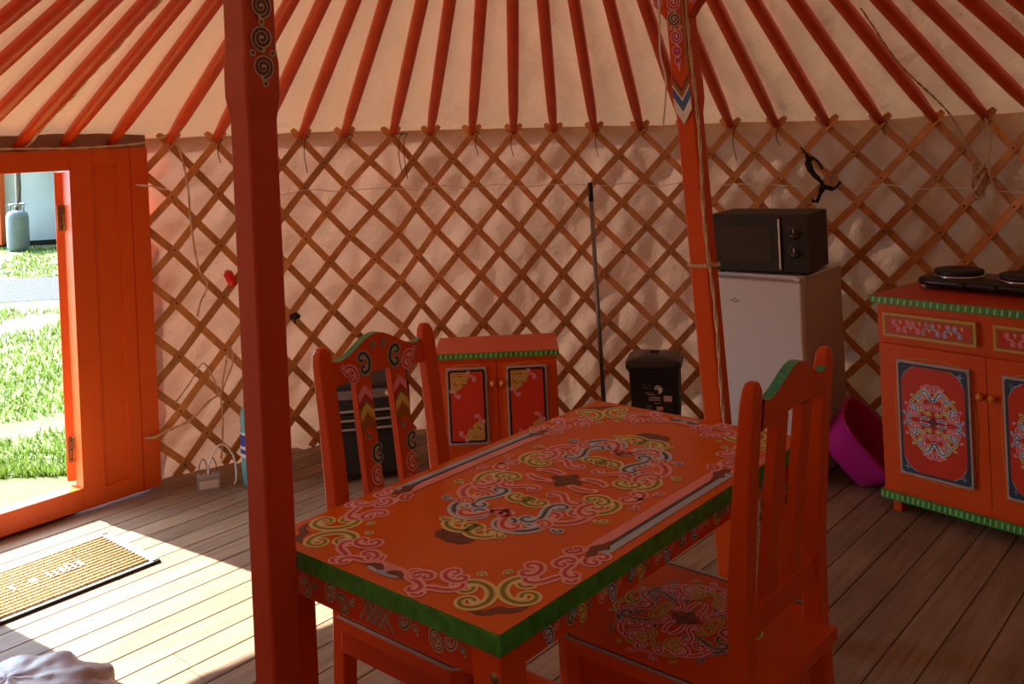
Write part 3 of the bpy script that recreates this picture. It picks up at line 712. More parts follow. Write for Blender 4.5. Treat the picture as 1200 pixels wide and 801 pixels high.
# ================================================================== TABLE
TL, TW = 1.106, 0.613; N_ = Vector((-0.053, 1.423, 0))
tc_ = N_ + AX * (TL / 2) - BX * (TW / 2)
tb = empty('dining_table', tc_, TB, 'orange dining table painted with scroll medallion and green edge, in the centre', 'table')
mb = MB(); hx, hy = TW / 2, TL / 2
mb.add([(-hx, -hy, .75), (hx, -hy, .75), (hx, hy, .75), (-hx, hy, .75)], [(0, 1, 2, 3)], 'tabletop')
nseg = 60
def wavy_side(a, b, nrm):
    k = int((Vector(b) - Vector(a)).length / 0.018); vs = []; fs = []
    for i in range(k + 1):
        p = Vector(a).lerp(Vector(b), i / k); q = p
        d = 0.0018 if i % 2 else 0.0
        vs += [(q.x, q.y, .75), (q.x + nrm[0] * d, q.y + nrm[1] * d, .745), (q.x + nrm[0] * d, q.y + nrm[1] * d, .719), (q.x, q.y, .715)]
    for i in range(k):
        for j in range(3): o_ = i * 4 + j; fs.append((o_, o_ + 1, o_ + 5, o_ + 4))
    mb.add(vs, fs, 'green')
wavy_side((-hx, -hy, 0), (hx, -hy, 0), (0, -1)); wavy_side((hx, -hy, 0), (hx, hy, 0), (1, 0)); wavy_side((hx, hy, 0), (-hx, hy, 0), (0, 1)); wavy_side((-hx, hy, 0), (-hx, -hy, 0), (-1, 0))
mb.add([(-hx, -hy, .715), (hx, -hy, .715), (hx, hy, .715), (-hx, hy, .715)], [(3, 2, 1, 0)], 'red')
# medallion: long axis along local y
P = plane((0, 0.012, .75), (0, 1, 0), (-1, 0, 0))
medallion(mb, P, 0.355, 0.205, 0.0182)
# border
o = Orn(mb, plane((0, 0, .75), (1, 0, 0), (0, 1, 0))); o.flips = [(1, 1), (-1, 1), (-1, -1), (1, -1)]
def bd(pts): return pts
ex, ey = hx, hy       # border coordinates as insets from the edges (i = inset from the side, j = inset from the end)
def IP(i, j): return (ex - i, ey - j)
# yellow back-to-back pair on the diagonal
for sg in (1, -1):
    axang = D(225)
    cx, cy = IP(0.092, 0.098); off = 0.009
    px, py = cx + math.cos(axang + PI / 2) * off * sg, cy + math.sin(axang + PI / 2) * off * sg
    o.ribbon(csc((px, py), axang, 0.0385, sg=sg, tl=3.6, tr=3.5), 0.0185, 'y')
    hx_, hy_ = cx + math.cos(axang) * 0.06 + math.cos(axang + PI / 2) * 0.018 * sg, cy + math.sin(axang) * 0.06 + math.sin(axang + PI / 2) * 0.018 * sg
    o.ribbon(hook((hx_, hy_), axang - sg * 0.2, 0.010, sg), 0.008, 'y', dots=(False, True))
# brown cloud behind the pair
bx, by = IP(0.055, 0.060)
cl = []
for a_, b_ in ((-0.05, 0.0), (-0.035, -0.016), (-0.012, -0.020), (0.0, -0.012), (0.012, -0.020), (0.035, -0.016), (0.05, 0.0), (0.02, -0.004), (0.0, 0.006), (-0.02, -0.004)):
    ca, sa = math.cos(D(135)), math.sin(D(135)); cl.append((bx + ca * a_ - sa * b_ * 1.0, by + sa * a_ + ca * b_ * 1.0))
o.blob(cl, 'brown')
# pink scrolls from the corner along the long side and along the end
for (i, j, a, R, sg, k) in ((0.048, 0.185, -75, 0.026, 1, 's'), (0.082, 0.200, -110, 0.022, -1, 'c'), (0.050, 0.240, -95, 0.024, -1, 's'), (0.080, 0.252, -80, 0.017, 1, 'c'), (0.046, 0.292, -85, 0.022, 1, 'c'), (0.074, 0.292, -60, 0.013, -1, 'c')):
    o.ribbon((ssc if k == 's' else csc)(IP(i, j), D(a), R, sg=sg), 0.0160, 'p')
for (i, j, a, R, sg, k) in ((0.182, 0.048, 165, 0.026, -1, 's'), (0.196, 0.084, 200, 0.022, 1, 'c'), (0.236, 0.046, 185, 0.023, 1, 's'), (0.242, 0.078, 160, 0.016, -1, 'c')):
    o.ribbon((ssc if k == 's' else csc)(IP(i, j), D(a), R, sg=sg), 0.0160, 'p')
# lines along the long sides: pink (inner), navy, blue (outer)
y0l = ey - 0.335
def band(i0, i1, m, ya=y0l):
    o.blob([(ex - i0, -0.001), (ex - i1, -0.001), (ex - i1, ya), (ex - i0, ya)], m)
band(0.022, 0.040, 'blue', y0l + 0.02); band(0.039, 0.049, 'navy'); band(0.049, 0.074, 'pink', y0l + 0.03)
o.blob([IP(0.030, 0.335), IP(0.045, 0.322), IP(0.036, 0.300), IP(0.052, 0.285), IP(0.058, 0.305), IP(0.068, 0.325), IP(0.056, 0.345), IP(0.050, 0.370), IP(0.040, 0.350)], 'brown')
# end bands: short pale blue leaf with brown, pink above
o.blob([(-0.001, ey - 0.026), (-0.001, ey - 0.044), (0.035, ey - 0.052), (0.048, ey - 0.040), (0.030, ey - 0.028)], 'blue')
o.blob([(-0.001, ey - 0.044), (-0.001, ey - 0.066), (0.030, ey - 0.066), (0.060, ey - 0.056), (0.048, ey - 0.042)], 'pink')
o.blob([(0.004, ey - 0.040), (0.014, ey - 0.034), (0.028, ey - 0.038), (0.050, ey - 0.036), (0.040, ey - 0.050), (0.026, ey - 0.056), (0.012, ey - 0.050)], 'brown')
mb.build('tabletop', tb)
def scroll_frieze(mb, P, L, h, pals='bpwy', w=0.006, knot=False):
    o = Orn(mb, P); n = max(4, int(L / (h * 0.95))); R = h * 0.27
    for i in range(n):
        x = -L / 2 + (i + 0.5) * L / n; sg = 1 if i % 2 else -1
        if knot and abs(x) < h * 0.8: continue
        o.ribbon(csc((x, sg * h * 0.10), D(90 - 25 * sg) + (0 if x > 0 else PI), R, sg=sg), w, pals[int(abs(i - n / 2 + .5)) % len(pals)])
        o.ribbon(hook((x + L / n * 0.4, -sg * h * 0.1), D(90 * sg), R * 0.6, sg), w * 0.75, pals[(int(abs(i - n / 2 + .5)) + 1) % len(pals)])
    if knot:
        for a in (-1, 1):
            for k in (-0.45, -0.15, 0.15, 0.45):
                o._strip([((k - 0.35 * a) * h, -0.42 * h), ((k + 0.35 * a) * h, 0.42 * h)], [0.005, 0.005], 'silver'); o._strip([((k - 0.35 * a) * h, -0.42 * h), ((k + 0.35 * a) * h, 0.42 * h)], [0.002, 0.002], 'brown')
ins = 0.012; lw = 0.060
for sy in (-1, 1):
    mb = MB(); y = sy * (hy - ins - 0.006); mb.box(-hx + lw, hx - lw, min(y, y - sy * 0.018), max(y, y - sy * 0.018), 0.655, 0.7155, 'red')
    scroll_frieze(mb, plane((0, y, 0.686), (-sy, 0, 0), (0, 0, 1)), 0.44, 0.056, 'wsw', 0.0065, knot=True); mb.build('apron', tb)
for sx in (-1, 1):
    mb = MB(); x = sx * (hx - ins - 0.006); mb.box(min(x, x - sx * 0.018), max(x, x - sx * 0.018), -hy + lw, hy - lw, 0.668, 0.7155, 'orange')
    scroll_frieze(mb, plane((x, 0, 0.694), (0, sx, 0), (0, 0, 1)), 0.86, 0.046, 'sbpy', 0.0065); mb.build('apron', tb)
for sx in (-1, 1):
    for sy in (-1, 1):
        mb = MB(); x, y = sx * (hx - 0.006 - lw / 2), sy * (hy - 0.006 - lw / 2); h = lw / 2
        mb.loft([[(x - k, y - k, z), (x + k, y - k, z), (x + k, y + k, z), (x - k, y + k, z)] for k, z in ((h * 0.86, 0), (h, 0.35), (h, 0.7155))], 'orange'); lg = mb.build('leg', tb, bevel=0.002)
        mb = MB(); mb.T = Matrix.Translation((x + sx * h * 0.55, y + sy * (h + 0.000), 0.676)) @ Matrix.Rotation(-sy * PI / 2, 4, 'X').inverted(); mb.lathe([(0.009, -0.001), (0.009, 0.003), (0.005, 0.007), (0, 0.007)], 'brass', 12); mb.build('bolt', lg)

# ================================================================== CHAIRS
def make_chair(label):
    # local +y is forward, origin under the middle of the backrest line; width along x
    e = empty('dining_chair', (0, 0, 0), 0, label, 'chair', 'painted dining chairs at the table')
    W2 = 0.189
    for sx in (-1, 1):
        mb = MB(); rings = []
        for z, yc, d in ((0, -0.045, 0.034), (0.22, -0.012, 0.040), (0.43, 0.0, 0.044), (0.60, -0.002, 0.043), (0.85, -0.025, 0.036), (0.985, -0.042, 0.031), (1.010, -0.045, 0.028), (1.026, -0.046, 0.020)):
            w = 0.021 if z < 1.0 else (0.018 if z < 1.02 else 0.010)
            rings.append([(sx * (W2 - 0.021) + a * w, yc + b * d / 2, z) for a, b in ((-1, -1), (1, -1), (1, 1), (-1, 1))])
        mb.loft(rings, 'orange'); mb.build('back_post', e, bevel=0.005)
    wi = W2 - 0.042
    # crest rail: shaped plank leaning with the posts
    def ly(z): return -0.002 - 0.12 * (z - 0.60) if z > 0.6 else -0.002
    mb = MB(); n = 28; top = []; bot = []
    for i in range(n + 1):
        x = -wi + 2 * wi * i / n; u = abs(x) / wi
        zt = 0.984 + 0.047 * (0.5 + 0.5 * math.cos(PI * min(1, u * 1.15))) + (0.0 if u < .87 else (u - .87) * 0.04)
        top.append((x, zt)); bot.append((x, 0.928 + 0.012 * (1 - u * u)))
    t = 0.011
    vs = []; fs = []
    for (x, zt), (_, zb) in zip(top, bot):
        vs += [(x, ly(zb) + t, zb), (x, ly(zb) - t, zb), (x, ly(zt) - t, zt), (x, ly(zt) + t, zt)]
    f_o = []; f_g = []
    for i in range(n):
        a = i * 4; b = a + 4
        f_o += [(a, a + 1, b + 1, b), (a + 1, a + 2, b + 2, b + 1), (a + 3, a, b, b + 3)]; f_g.append((a + 2, a + 3, b + 3, b + 2))
    mb.add(vs, f_o, 'orange'); mb.add(vs, f_g, 'teal')
    P = plane((0, ly(0.962) + t + 0.0012, 0.966), (-1, 0, 0), (0, -0.12, 1)); o = Orn(mb, P, lift=0.0004)
    for sg in (1, -1):
        q = csc((0.034, 0.004), D(80), 0.0215, sg=-1, km=0.5, ke=3.6); o.ribbon([(sg * x, y) for x, y in q], 0.0125, 's', 0.6)
        q = hook((0.016, 0.028), D(120), 0.012, -1); o.ribbon([(sg * x, y) for x, y in q], 0.006, 's', 0.4)
        q = csc((0.082, -0.008), D(50), 0.0195, sg=-1); o.ribbon([(sg * x, y) for x, y in q], 0.010, 'p')
        q = hook((0.105, -0.006), D(-10), 0.012, 1); o.ribbon([(sg * x, y) for x, y in q], 0.006, 'p')
    mb.build('top_rail', e)
    mb = MB(); mb.box(-wi, wi, -0.013, 0.011, 0.520, 0.575, 'orange'); mb.build('lower_rail', e, bevel=0.003)
    for sx in (-1, 1):
        x = sx * 0.057; w = 0.0245; mb = MB(); t = 0.010
        mb.loft([[(x - w, ly(z) - t, z), (x + w, ly(z) - t, z), (x + w, ly(z) + t, z), (x - w, ly(z) + t, z)] for z in (0.572, 0.60, 0.80, 0.935)], 'orange')
        P = plane((x, ly(0.792) + t + 0.0008, 0.792), (-1, 0, 0), (0, -0.12, 1)); o = Orn(mb, P, lift=0.0004); h = 0.0215
        def chev(z, tt, m): o.blob([(-h, z - 0.022), (0, z), (h, z - 0.022), (h, z - 0.022 - tt), (0, z - tt), (-h, z - 0.022 - tt)], m)
        chev(0.125, 0.022, 'pink'); chev(0.104, 0.014, 'crimson'); chev(0.090, 0.009, 'olive'); chev(0.081, 0.020, 'yellow'); chev(0.061, 0.006, 'gold')
        chev(0.055, 0.026, 'ochre'); 
        o.ribbon(csc((0.004, -0.045), D(90), 0.0175, sg=-1, km=0.5), 0.0105, 's', 0.6); o.ribbon(hook((0.0, -0.005), D(90), 0.008), 0.006, 's')
        o.ribbon(csc((-0.004, -0.095), D(90), 0.0165, sg=-1, km=0.5), 0.010, 'p'); o.ribbon(csc((0.004, -0.140), D(90), 0.012, sg=1), 0.0075, 'p')
        mb.build('back_slat', e, bevel=0)
    # seat
    mb = MB(); y0, y1 = 0.018, 0.418; sw = 0.220; sq_ = 0.022
    outline = [(-sw + 0.03, -0.03), (sw - 0.03, -0.03), (sw - 0.03, 0.024), (sw, 0.026), (sw, y1 - sq_), (sw - sq_, y1), (-sw + sq_, y1), (-sw, y1 - sq_), (-sw, 0.026), (-sw + 0.03, 0.024)]
    outline = [(-sw, 0.026), (-sw + 0.06, 0.026), (-sw + 0.06, -0.05), (sw - 0.06, -0.05), (sw - 0.06, 0.026), (sw, 0.026), (sw, y1 - sq_), (sw - sq_, y1), (-sw + sq_, y1), (-sw, y1 - sq_)]
    mb.prism(outline, 0.405, 0.430, 'orange')
    o = Orn(mb, plane((0, 0, 0.430), (1, 0, 0), (0, 1, 0)))
    def ring(d, w, m):
        pts = [(-sw + d, 0.03), (-sw + d, y1 - sq_ - d * .4), (-sw + sq_ + d * .4, y1 - d), (sw - sq_ - d * .4, y1 - d), (sw - d, y1 - sq_ - d * .4), (sw - d, 0.03)]
        for a, b in zip(pts, pts[1:]): o._strip([a, b], [w, w], m)
    ring(0.006, 0.010, 'silver'); ring(0.0135, 0.005, 'black')
    medallion(mb, plane((0, 0.225, 0.4304), (0, 1, 0), (-1, 0, 0)), 0.175, 0.175, 0.0105, c=('y', 's', 'p', 'g', 'p', 's', 'p'), shadow=False)
    mb.build('seat', e, bevel=0)
    for (a, b, c, d) in ((-0.20, 0.20, 0.378, 0.395), (-0.205, -0.188, 0.03, 0.38), (0.188, 0.205, 0.03, 0.38)):
        mb = MB(); mb.box(a, b, c, d, 0.345, 0.405, 'red'); mb.build('seat_rail', e, bevel=0.002)
    for sx in (-1, 1):
        mb = MB(); x = sx * 0.190; mb.loft([[(x - k, 0.382 - k, z), (x + k, 0.382 - k, z), (x + k, 0.382 + k, z), (x - k, 0.382 + k, z)] for k, z in ((0.016, 0), (0.020, 0.25), (0.020, 0.405))], 'orange'); mb.build('front_leg', e, bevel=0.003)
        mb = MB(); mb.box(min(sx * 0.180, sx * 0.198), max(sx * 0.180, sx * 0.198), -0.02, 0.375, 0.155, 0.19, 'orange'); mb.build('stretcher', e, bevel=0.002)
    return e
NP = N_
ch1 = make_chair('painted orange chair on the left of the table, its patterned backrest facing us')
ch1.location = NP + AX * 0.500 - BX * 0.800; ch1.rotation_euler.z = math.atan2(BX.y, BX.x) - PI / 2
ch2 = copy_tree(ch1); ch2['label'] = 'orange chair at the right front, seen from behind plain back, teal crest edge'
ch2.location = NP + AX * 0.738 + BX * 0.098; ch2.rotation_euler.z = math.atan2(BX.y, BX.x) + PI / 2

# ================================================================== CABINETS
def knob_mb(p, nrm, m='knob', r=0.013):
    mb = MB(); z = Vector(nrm); mb.T = plane(p, (1, 0, 0), (0, 0, 1)); mb.lathe([(r * .45, 0), (r * .4, 0.008), (r, 0.014), (r * 1.05, 0.021), (r * .6, 0.028), (0, 0.029)], m, 16); return mb
def green_strip(mb, x0, x1, y, z0, z1, depth=0.012, cell=0.022):
    # dog-tooth painted strip
    mb.box(x0, x1, y, y + depth, z0, z1, 'green'); o = Orn(mb, plane((0, y, 0), (1, 0, 0), (0, 0, 1)), lift=0.0004)
    n = int((x1 - x0) / cell); h = z1 - z0
    for i in range(n):
        a = x0 + (i + 0.2) * (x1 - x0) / n; w = (x1 - x0) / n * 0.28
        o.blob([(a, z0 + h * .15), (a + w, z0 + h * .15), (a + w * 1.5, z0 + h * .85), (a + w * .5, z0 + h * .85)], 'greenlight')
# small two-door chest; local y is depth (away), front at y=0
sc_ = empty('small_cabinet', (-0.113, 4.20, 0), 0, 'small orange two-door chest with green trim, against the lattice behind the table', 'cabinet')
w2, dp, hh = 0.268, 0.34, 0.555
mb = MB(); mb.box(-w2, w2, 0.0, dp, 0.06, hh - 0.024, 'orange'); mb.build('body', sc_, bevel=0.003)
mb = MB(); mb.box(-w2 - 0.012, w2 + 0.012, -0.006, dp + 0.004, hh - 0.024, hh, 'orange'); green_strip(mb, -w2 - 0.012, w2 + 0.012, -0.012, hh - 0.026, hh - 0.001, 0.007); mb.build('top', sc_, bevel=0.002)
mb = MB(); mb.box(-w2 - 0.006, w2 + 0.006, -0.006, dp, 0.035, 0.062, 'orange'); green_strip(mb, -w2 - 0.006, w2 + 0.006, -0.012, 0.037, 0.060, 0.007); mb.build('plinth', sc_)
for sx in (-1, 1):
    for y in (0.02, dp - 0.05):
        mb = MB(); x = sx * (w2 - 0.03); mb.box(x - 0.018, x + 0.018, y, y + 0.036, 0, 0.036, 'orange'); mb.build('foot', sc_)
def panel_door(parent, x0, x1, z0, z1, px0, px1, pz0, pz1, knobx, knobz, style):
    mb = MB(); t = 0.018
    mb.box(x0, x1, -t, -0.0005, z0, z1, 'orange')
    # raised panel with silver frame on a bowed backing
    xm = (px0 + px1) / 2; n = 16
    arch = [(xm + (px1 - px0 + 0.028) / 2 * math.cos(a) * (1.0), (pz0 + pz1) / 2 + (pz1 - pz0 + 0.030) / 2 * math.copysign(abs(math.sin(a)) ** 0.55, math.sin(a))) for a in [two * i / 40 for i in range(40)]]
    arch = []
    hw_, hz_ = (px1 - px0) / 2, (pz1 - pz0) / 2; zm = (pz0 + pz1) / 2
    for i in range(10): arch.append((xm + hw_ * (-0.7 + 1.4 * i / 9), zm + hz_ + 0.004 + 0.010 * math.sin(PI * i / 9)))
    for i in range(10): arch.append((xm + hw_ + 0.004 + 0.012 * math.sin(PI * i / 9), zm + hz_ * (0.75 - 1.5 * i / 9)))
    for i in range(10): arch.append((xm + hw_ * (0.7 - 1.4 * i / 9), zm - hz_ - 0.004 - 0.010 * math.sin(PI * i / 9)))
    for i in range(10): arch.append((xm - hw_ - 0.004 - 0.012 * math.sin(PI * i / 9), zm - hz_ * (0.75 - 1.5 * i / 9)))
    mb.loft([[(x, -t - 0.004, z) for x, z in arch], [(x, -t + 0.001, z) for x, z in arch]], 'gold')
    sh_ = [(x * 0.985 + xm * 0.015, z * 0.99 + zm * 0.01) for x, z in arch]
    mb.loft([[(x, -t - 0.0055, z) for x, z in sh_], [(x, -t - 0.001, z) for x, z in sh_]], 'orange')
    mb.box(px0, px1, -t - 0.016, -t, pz0, pz1, 'silver')
    f1 = 0.013
    mb.box(px0 + f1, px1 - f1, -t - 0.0185, -t, pz0 + f1, pz1 - f1, 'panelred')
    P = plane((xm, -t - 0.0185, zm), (1, 0, 0), (0, 0, 1)); o = Orn(mb, P)
    wi_, hi_ = hw_ - f1, hz_ - f1
    for a, b in (((-wi_, -hi_), (wi_, -hi_)), ((wi_, -hi_), (wi_, hi_)), ((wi_, hi_), (-wi_, hi_)), ((-wi_, hi_), (-wi_, -hi_))): o._strip([a, b], [0.009, 0.009], 'black' if style == 's' else 'slate')
    if style == 's':
        sz = wi_ * 1.30
        corner_filigree(mb, P @ Matrix(((1, 0, 0, -wi_ + 0.008), (0, -1, 0, hi_ - 0.008), (0, 0, 1, 0), (0, 0, 0, 1))), sz, 0.0072)
        corner_filigree(mb, P @ Matrix(((-1, 0, 0, wi_ - 0.008), (0, 1, 0, -hi_ + 0.008), (0, 0, 1, 0), (0, 0, 0, 1))), sz, 0.0072)
    else:
        for fx in (1, -1):
            for fy in (1, -1):
                c_ = 0.055
                pts = [(wi_ - 0.004, hi_ - 0.004), (wi_ - c_, hi_ - 0.004), (wi_ - c_ * .78, hi_ - c_ * .22), (wi_ - c_ * .5, hi_ - c_ * .38), (wi_ - c_ * .30, hi_ - c_ * .62), (wi_ - c_ * .16, hi_ - c_), (wi_ - 0.004, hi_ - c_)]
                o.blob([(fx * x, fy * z) for x, z in pts], 'slate'); o._strip([(fx * x, fy * z) for x, z in pts[1:-1]], [0.003] * 5, 'blue')
                o._strip([(fx * (wi_ - 0.018), fy * (hi_ - 0.008)), (fx * (wi_ - 0.018), fy * (hi_ - 0.030))], [0.004, 0.004], 'blue'); o._strip([(fx * (wi_ - 0.008), fy * (hi_ - 0.018)), (fx * (wi_ - 0.030), fy * (hi_ - 0.018))], [0.004, 0.004], 'blue')
        medallion(mb, P @ Matrix.Rotation(PI / 2, 4, 'Z') @ Matrix.Translation((0, 0, 0.0004)), hi_ * 0.72, wi_ * 0.88, 0.0078, c=('p', 'y', 'y', 'p', 'b', 'p', 'b'), shadow=False)
    # hinge slots
    d = mb.build('cabinet_door', parent, bevel=0)
    knob_mb((knobx, -t, knobz), (0, -1, 0)).build('knob', d)
for sx in (-1, 1):
    a, b = (-w2 + 0.006, -0.0015) if sx < 0 else (0.0015, w2 - 0.006)
    cx = -0.137 if sx < 0 else 0.130
    panel_door(sc_, a, b, 0.075, hh - 0.045, cx - 0.090, cx + 0.090, 0.155, 0.495, sx * 0.020, 0.420, 's')
# kitchen sideboard; origin at front-left foot corner
CR = math.radians(-50)
kb = empty('sideboard', (1.385, 3.655, 0), CR, 'orange two-door two-drawer sideboard with green trim, at the right edge', 'cabinet')
KW, KD, KH = 0.842, 0.50, 0.833
mb = MB(); mb.box(0.006, KW - 0.006, 0.0, KD, 0.08, KH - 0.028, 'orange'); mb.build('body', kb, bevel=0.003)
mb = MB(); mb.box(-0.010, KW + 0.010, -0.012, KD + 0.004, KH - 0.028, KH, 'red'); green_strip(mb, -0.010, KW + 0.010, -0.019, KH - 0.030, KH - 0.001, 0.008, 0.025)
mb.box(-0.0165, -0.010, -0.012, KD, KH - 0.030, KH - 0.001, 'green'); mb.build('top', kb, bevel=0.002)
mb = MB(); mb.box(-0.002, KW + 0.002, -0.010, KD, 0.048, 0.084, 'orange'); green_strip(mb, -0.004, KW + 0.004, -0.018, 0.050, 0.082, 0.010, 0.020); mb.build('plinth', kb)
for x in (0.03, KW - 0.06):
    for y in (0.012, KD - 0.05):
        mb = MB(); mb.box(x, x + 0.034, y, y + 0.036, 0, 0.050, 'orange'); mb.build('foot', kb, bevel=0.002)
for (a, b, mir) in ((0.036, 0.388, 0), (0.448, 0.802, 1)):
    mb = MB(); z0, z1 = 0.682, 0.772
    mb.box(a, b, -0.020, -0.0005, z0, z1, 'gold'); mb.box(a + 0.010, b - 0.010, -0.0215, -0.019, z0 + 0.010, z1 - 0.010, 'ochre'); mb.box(a + 0.017, b - 0.017, -0.0225, -0.019, z0 + 0.017, z1 - 0.017, 'panelred')
    o = Orn(mb, plane(((a + b) / 2, -0.0225, (z0 + z1) / 2), (1, 0, 0), (0, 0, 1)))
    for i, (x, p) in enumerate(((-0.120, 'p'), (-0.080, 'p'), (-0.044, 'p'), (-0.008, 'w'), (0.030, 'b'), (0.072, 'b'), (0.112, 'b'))):
        if mir: p = {'p': 'p', 'w': 'w', 'b': 'p'}[p]
        o.ribbon(ssc((x, 0), D(30 if i % 2 else -20), 0.0135, sg=1 if i % 2 else -1), 0.0062, p); o.ribbon(hook((x + 0.018, 0.010 * (-1) ** i), D(60), 0.007), 0.004, 'y')
    mb.build('drawer', kb)
panel_door(kb, 0.022, 0.4165, 0.112, 0.652, 0.092, 0.364, 0.172, 0.602, 0.398, 0.512, 'k')
panel_door(kb, 0.4195, 0.820, 0.112, 0.652, 0.478, 0.750, 0.172, 0.602, 0.440, 0.512, 'k')

# double hot plate on the sideboard
kM = Matrix.Translation(kb.location) @ Matrix.Rotation(CR, 4, 'Z')
hp = empty('hot_plate', kM @ Vector((0.30, 0.335, KH)), CR, 'black double electric hot plate on top of the sideboard', 'hot plate')
mb = MB(); mb.lathe([(0.90, 0.012), (0.97, 0.016), (1.0, 0.026), (0.97, 0.040), (0.90, 0.044)], 'plasticblack', 48, sq=(0.262, 0.125, 5)); mb.build('body', hp)
for x in (-0.125, 0.125):
    mb = MB(); mb.lathe([(0.094, 0.043), (0.094, 0.051), (0.090, 0.053)], 'chrome', 40, c=(x, 0)); ring_ = mb.build('trim_ring', hp)
    mb = MB(); mb.lathe([(0.088, 0.051), (0.092, 0.060), (0.090, 0.070), (0.082, 0.073), (0.02, 0.073), (0.015, 0.070), (0, 0.070)], 'iron', 40, c=(x, 0)); mb.build('burner', hp)
for x in (-0.22, 0.22):
    for y in (-0.09, 0.09):
        mb = MB(); mb.lathe([(0.010, 0), (0.012, 0.014)], 'greyplastic', 12, c=(x, y)); mb.build('foot', hp)
for x in (-0.06, 0.06):
    mb = MB(); mb.T = Matrix.Translation((x, -0.122, 0.028)) @ Matrix.Rotation(PI / 2, 4, 'X'); mb.lathe([(0.014, 0), (0.012, 0.012), (0, 0.012)], 'plasticblack', 14); mb.build('knob', hp)

# ================================================================== FRIDGE + MICROWAVE
FP = Vector((1.162, 3.871, 0)); fr = empty('refrigerator', FP, TB, 'small white fridge under the microwave, behind the far post', 'fridge')
FW, FD, FH = 0.478, 0.43, 0.874
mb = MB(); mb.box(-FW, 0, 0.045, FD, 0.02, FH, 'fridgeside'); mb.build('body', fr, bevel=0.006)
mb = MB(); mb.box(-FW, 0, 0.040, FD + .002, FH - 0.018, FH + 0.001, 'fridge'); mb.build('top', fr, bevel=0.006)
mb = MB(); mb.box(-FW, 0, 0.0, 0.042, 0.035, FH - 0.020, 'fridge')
o = Orn(mb, plane((-0.30, 0.0, FH - 0.115), (1, 0, 0), (0, 0, 1)))
o._strip([(-0.026, 0.0), (-0.010, 0.0)], [0.003, 0.003], 'black'); o._strip([(0.010, 0.0), (0.026, 0.0)], [0.003, 0.003], 'black')
o._strip([(0.008 * math.cos(t), 0.008 * math.sin(t)) for t in [i * two / 16 for i in range(17)]], [0.003] * 17, 'black')
mb.build('door', fr, bevel=0.010, segs=3)
mb = MB(); mb.box(-FW + 0.01, -0.01, 0.03, 0.05, 0.0, 0.035, 'greyplastic'); mb.build('kickplate', fr)
mb = MB(); mb.box(-0.030, -0.004, 0.002, 0.04, FH - 0.018, FH - 0.002, 'fridge'); mb.build('hinge_cap', fr, bevel=0.003)
MWa = math.radians(-33)
mw = empty('microwave', FP + BX * 0.018 + AX * 0.052 + Vector((0, 0, FH + 0.001)), MWa, 'black microwave oven with two dials standing on the small white fridge', 'microwave')
WW, WD, WH = 0.43, 0.31, 0.245
mb = MB(); mb.box(-WW, 0, 0.014, WD, 0.010, WH + 0.010, 'matblack'); mb.build('housing', mw, bevel=0.006)
mb = MB(); mb.box(-WW, -0.110, 0.0, 0.015, 0.014, WH + 0.006, 'plasticblack'); mb.box(-WW + 0.05, -0.155, -0.0012, 0.001, 0.055, WH - 0.04, 'glassdark'); dd = mb.build('door', mw, bevel=0.002)
mb = MB(); mb.box(-0.122, -0.113, -0.012, 0.0, 0.024, WH - 0.006, 'chrome'); mb.build('handle', dd, bevel=0.002, label='chrome strip handle')
mb = MB(); mb.box(-0.108, 0, 0.0, 0.015, 0.014, WH + 0.006, 'plasticblack'); cpn = mb.build('control_panel', mw, bevel=0.002)
for z in (0.095, 0.175):
    mb = MB(); mb.T = plane((-0.056, 0.0, z), (1, 0, 0), (0, 0, 1)); mb.lathe([(0.028, 0), (0.028, 0.003)], 'greymetal', 28); mb.lathe([(0.0255, 0.003), (0.0235, 0.018), (0, 0.018)], 'plasticblack', 28)
    mb.box(-0.002, 0.002, 0.006, 0.022, 0.018, 0.0195, 'label'); mb.build('dial', cpn)
    mb = MB(); o = Orn(mb, plane((-0.056, -0.0002, z), (1, 0, 0), (0, 0, 1)))
    for i in range(9):
        a = D(-40 + i * 32.5); o._strip([(0.032 * math.cos(a), 0.032 * math.sin(a)), (0.036 * math.cos(a), 0.036 * math.sin(a))], [0.002, 0.002], 'greymetal')
    mb.build('dial_marks', cpn)
for x in (-WW + 0.04, -0.04):
    for y in (0.04, WD - 0.04):
        mb = MB(); mb.lathe([(0.012, 0), (0.012, 0.011)], 'rubberdark', 10, c=(x, y)); mb.build('foot', mw)

# ================================================================== BIN, TUB, BROOM, HEATER
bn = empty('pedal_bin', (0.625, 4.42, 0), math.radians(-14), 'black plastic bin with a hinged lid and white printed label, beside the far post', 'bin')
mb = MB(); sqv = (0.118, 0.118, 7)
mb.lathe([(0.80, 0.0), (0.84, 0.01), (0.93, 0.20), (0.98, 0.395), (1.02, 0.40), (1.02, 0.415)], 'matblack', 48, sq=sqv)
o = Orn(mb, plane((0.0, -0.1125, 0.24), (1, 0, 0), (0, -0.05, 1)), lift=0.003)
def wr(x0, x1, z0, z1, m='label'): o.blob([(x0, z0), (x1, z0), (x1, z1), (x0, z1)], m)
wr(0.045, 0.082, 0.030, 0.056, 'labelpink'); wr(0.010, 0.040, -0.012, 0.006, 'labelpink'); o.disc((0.022, 0.085), 0.020, 'label'); wr(-0.002, 0.022, 0.066, 0.085, 'matblack')
for i, (x0, x1, z) in enumerate(((-0.04, 0.0, 0.066), (-0.03, 0.012, 0.058), (-0.02, 0.028, 0.044), (-0.024, 0.026, 0.033), (0.0, 0.030, 0.020), (-0.04, -0.012, 0.008), (-0.036, -0.014, 0.0), (-0.04, -0.012, -0.008), (-0.045, -0.008, 0.090), (-0.045, -0.010, 0.102))):
    x = x0
    while x < x1: wr(x, x + 0.004, z, z + (0.006 if i in (2, 3) else 0.003), 'label' if i < 5 else 'greyplastic'); x += 0.0062
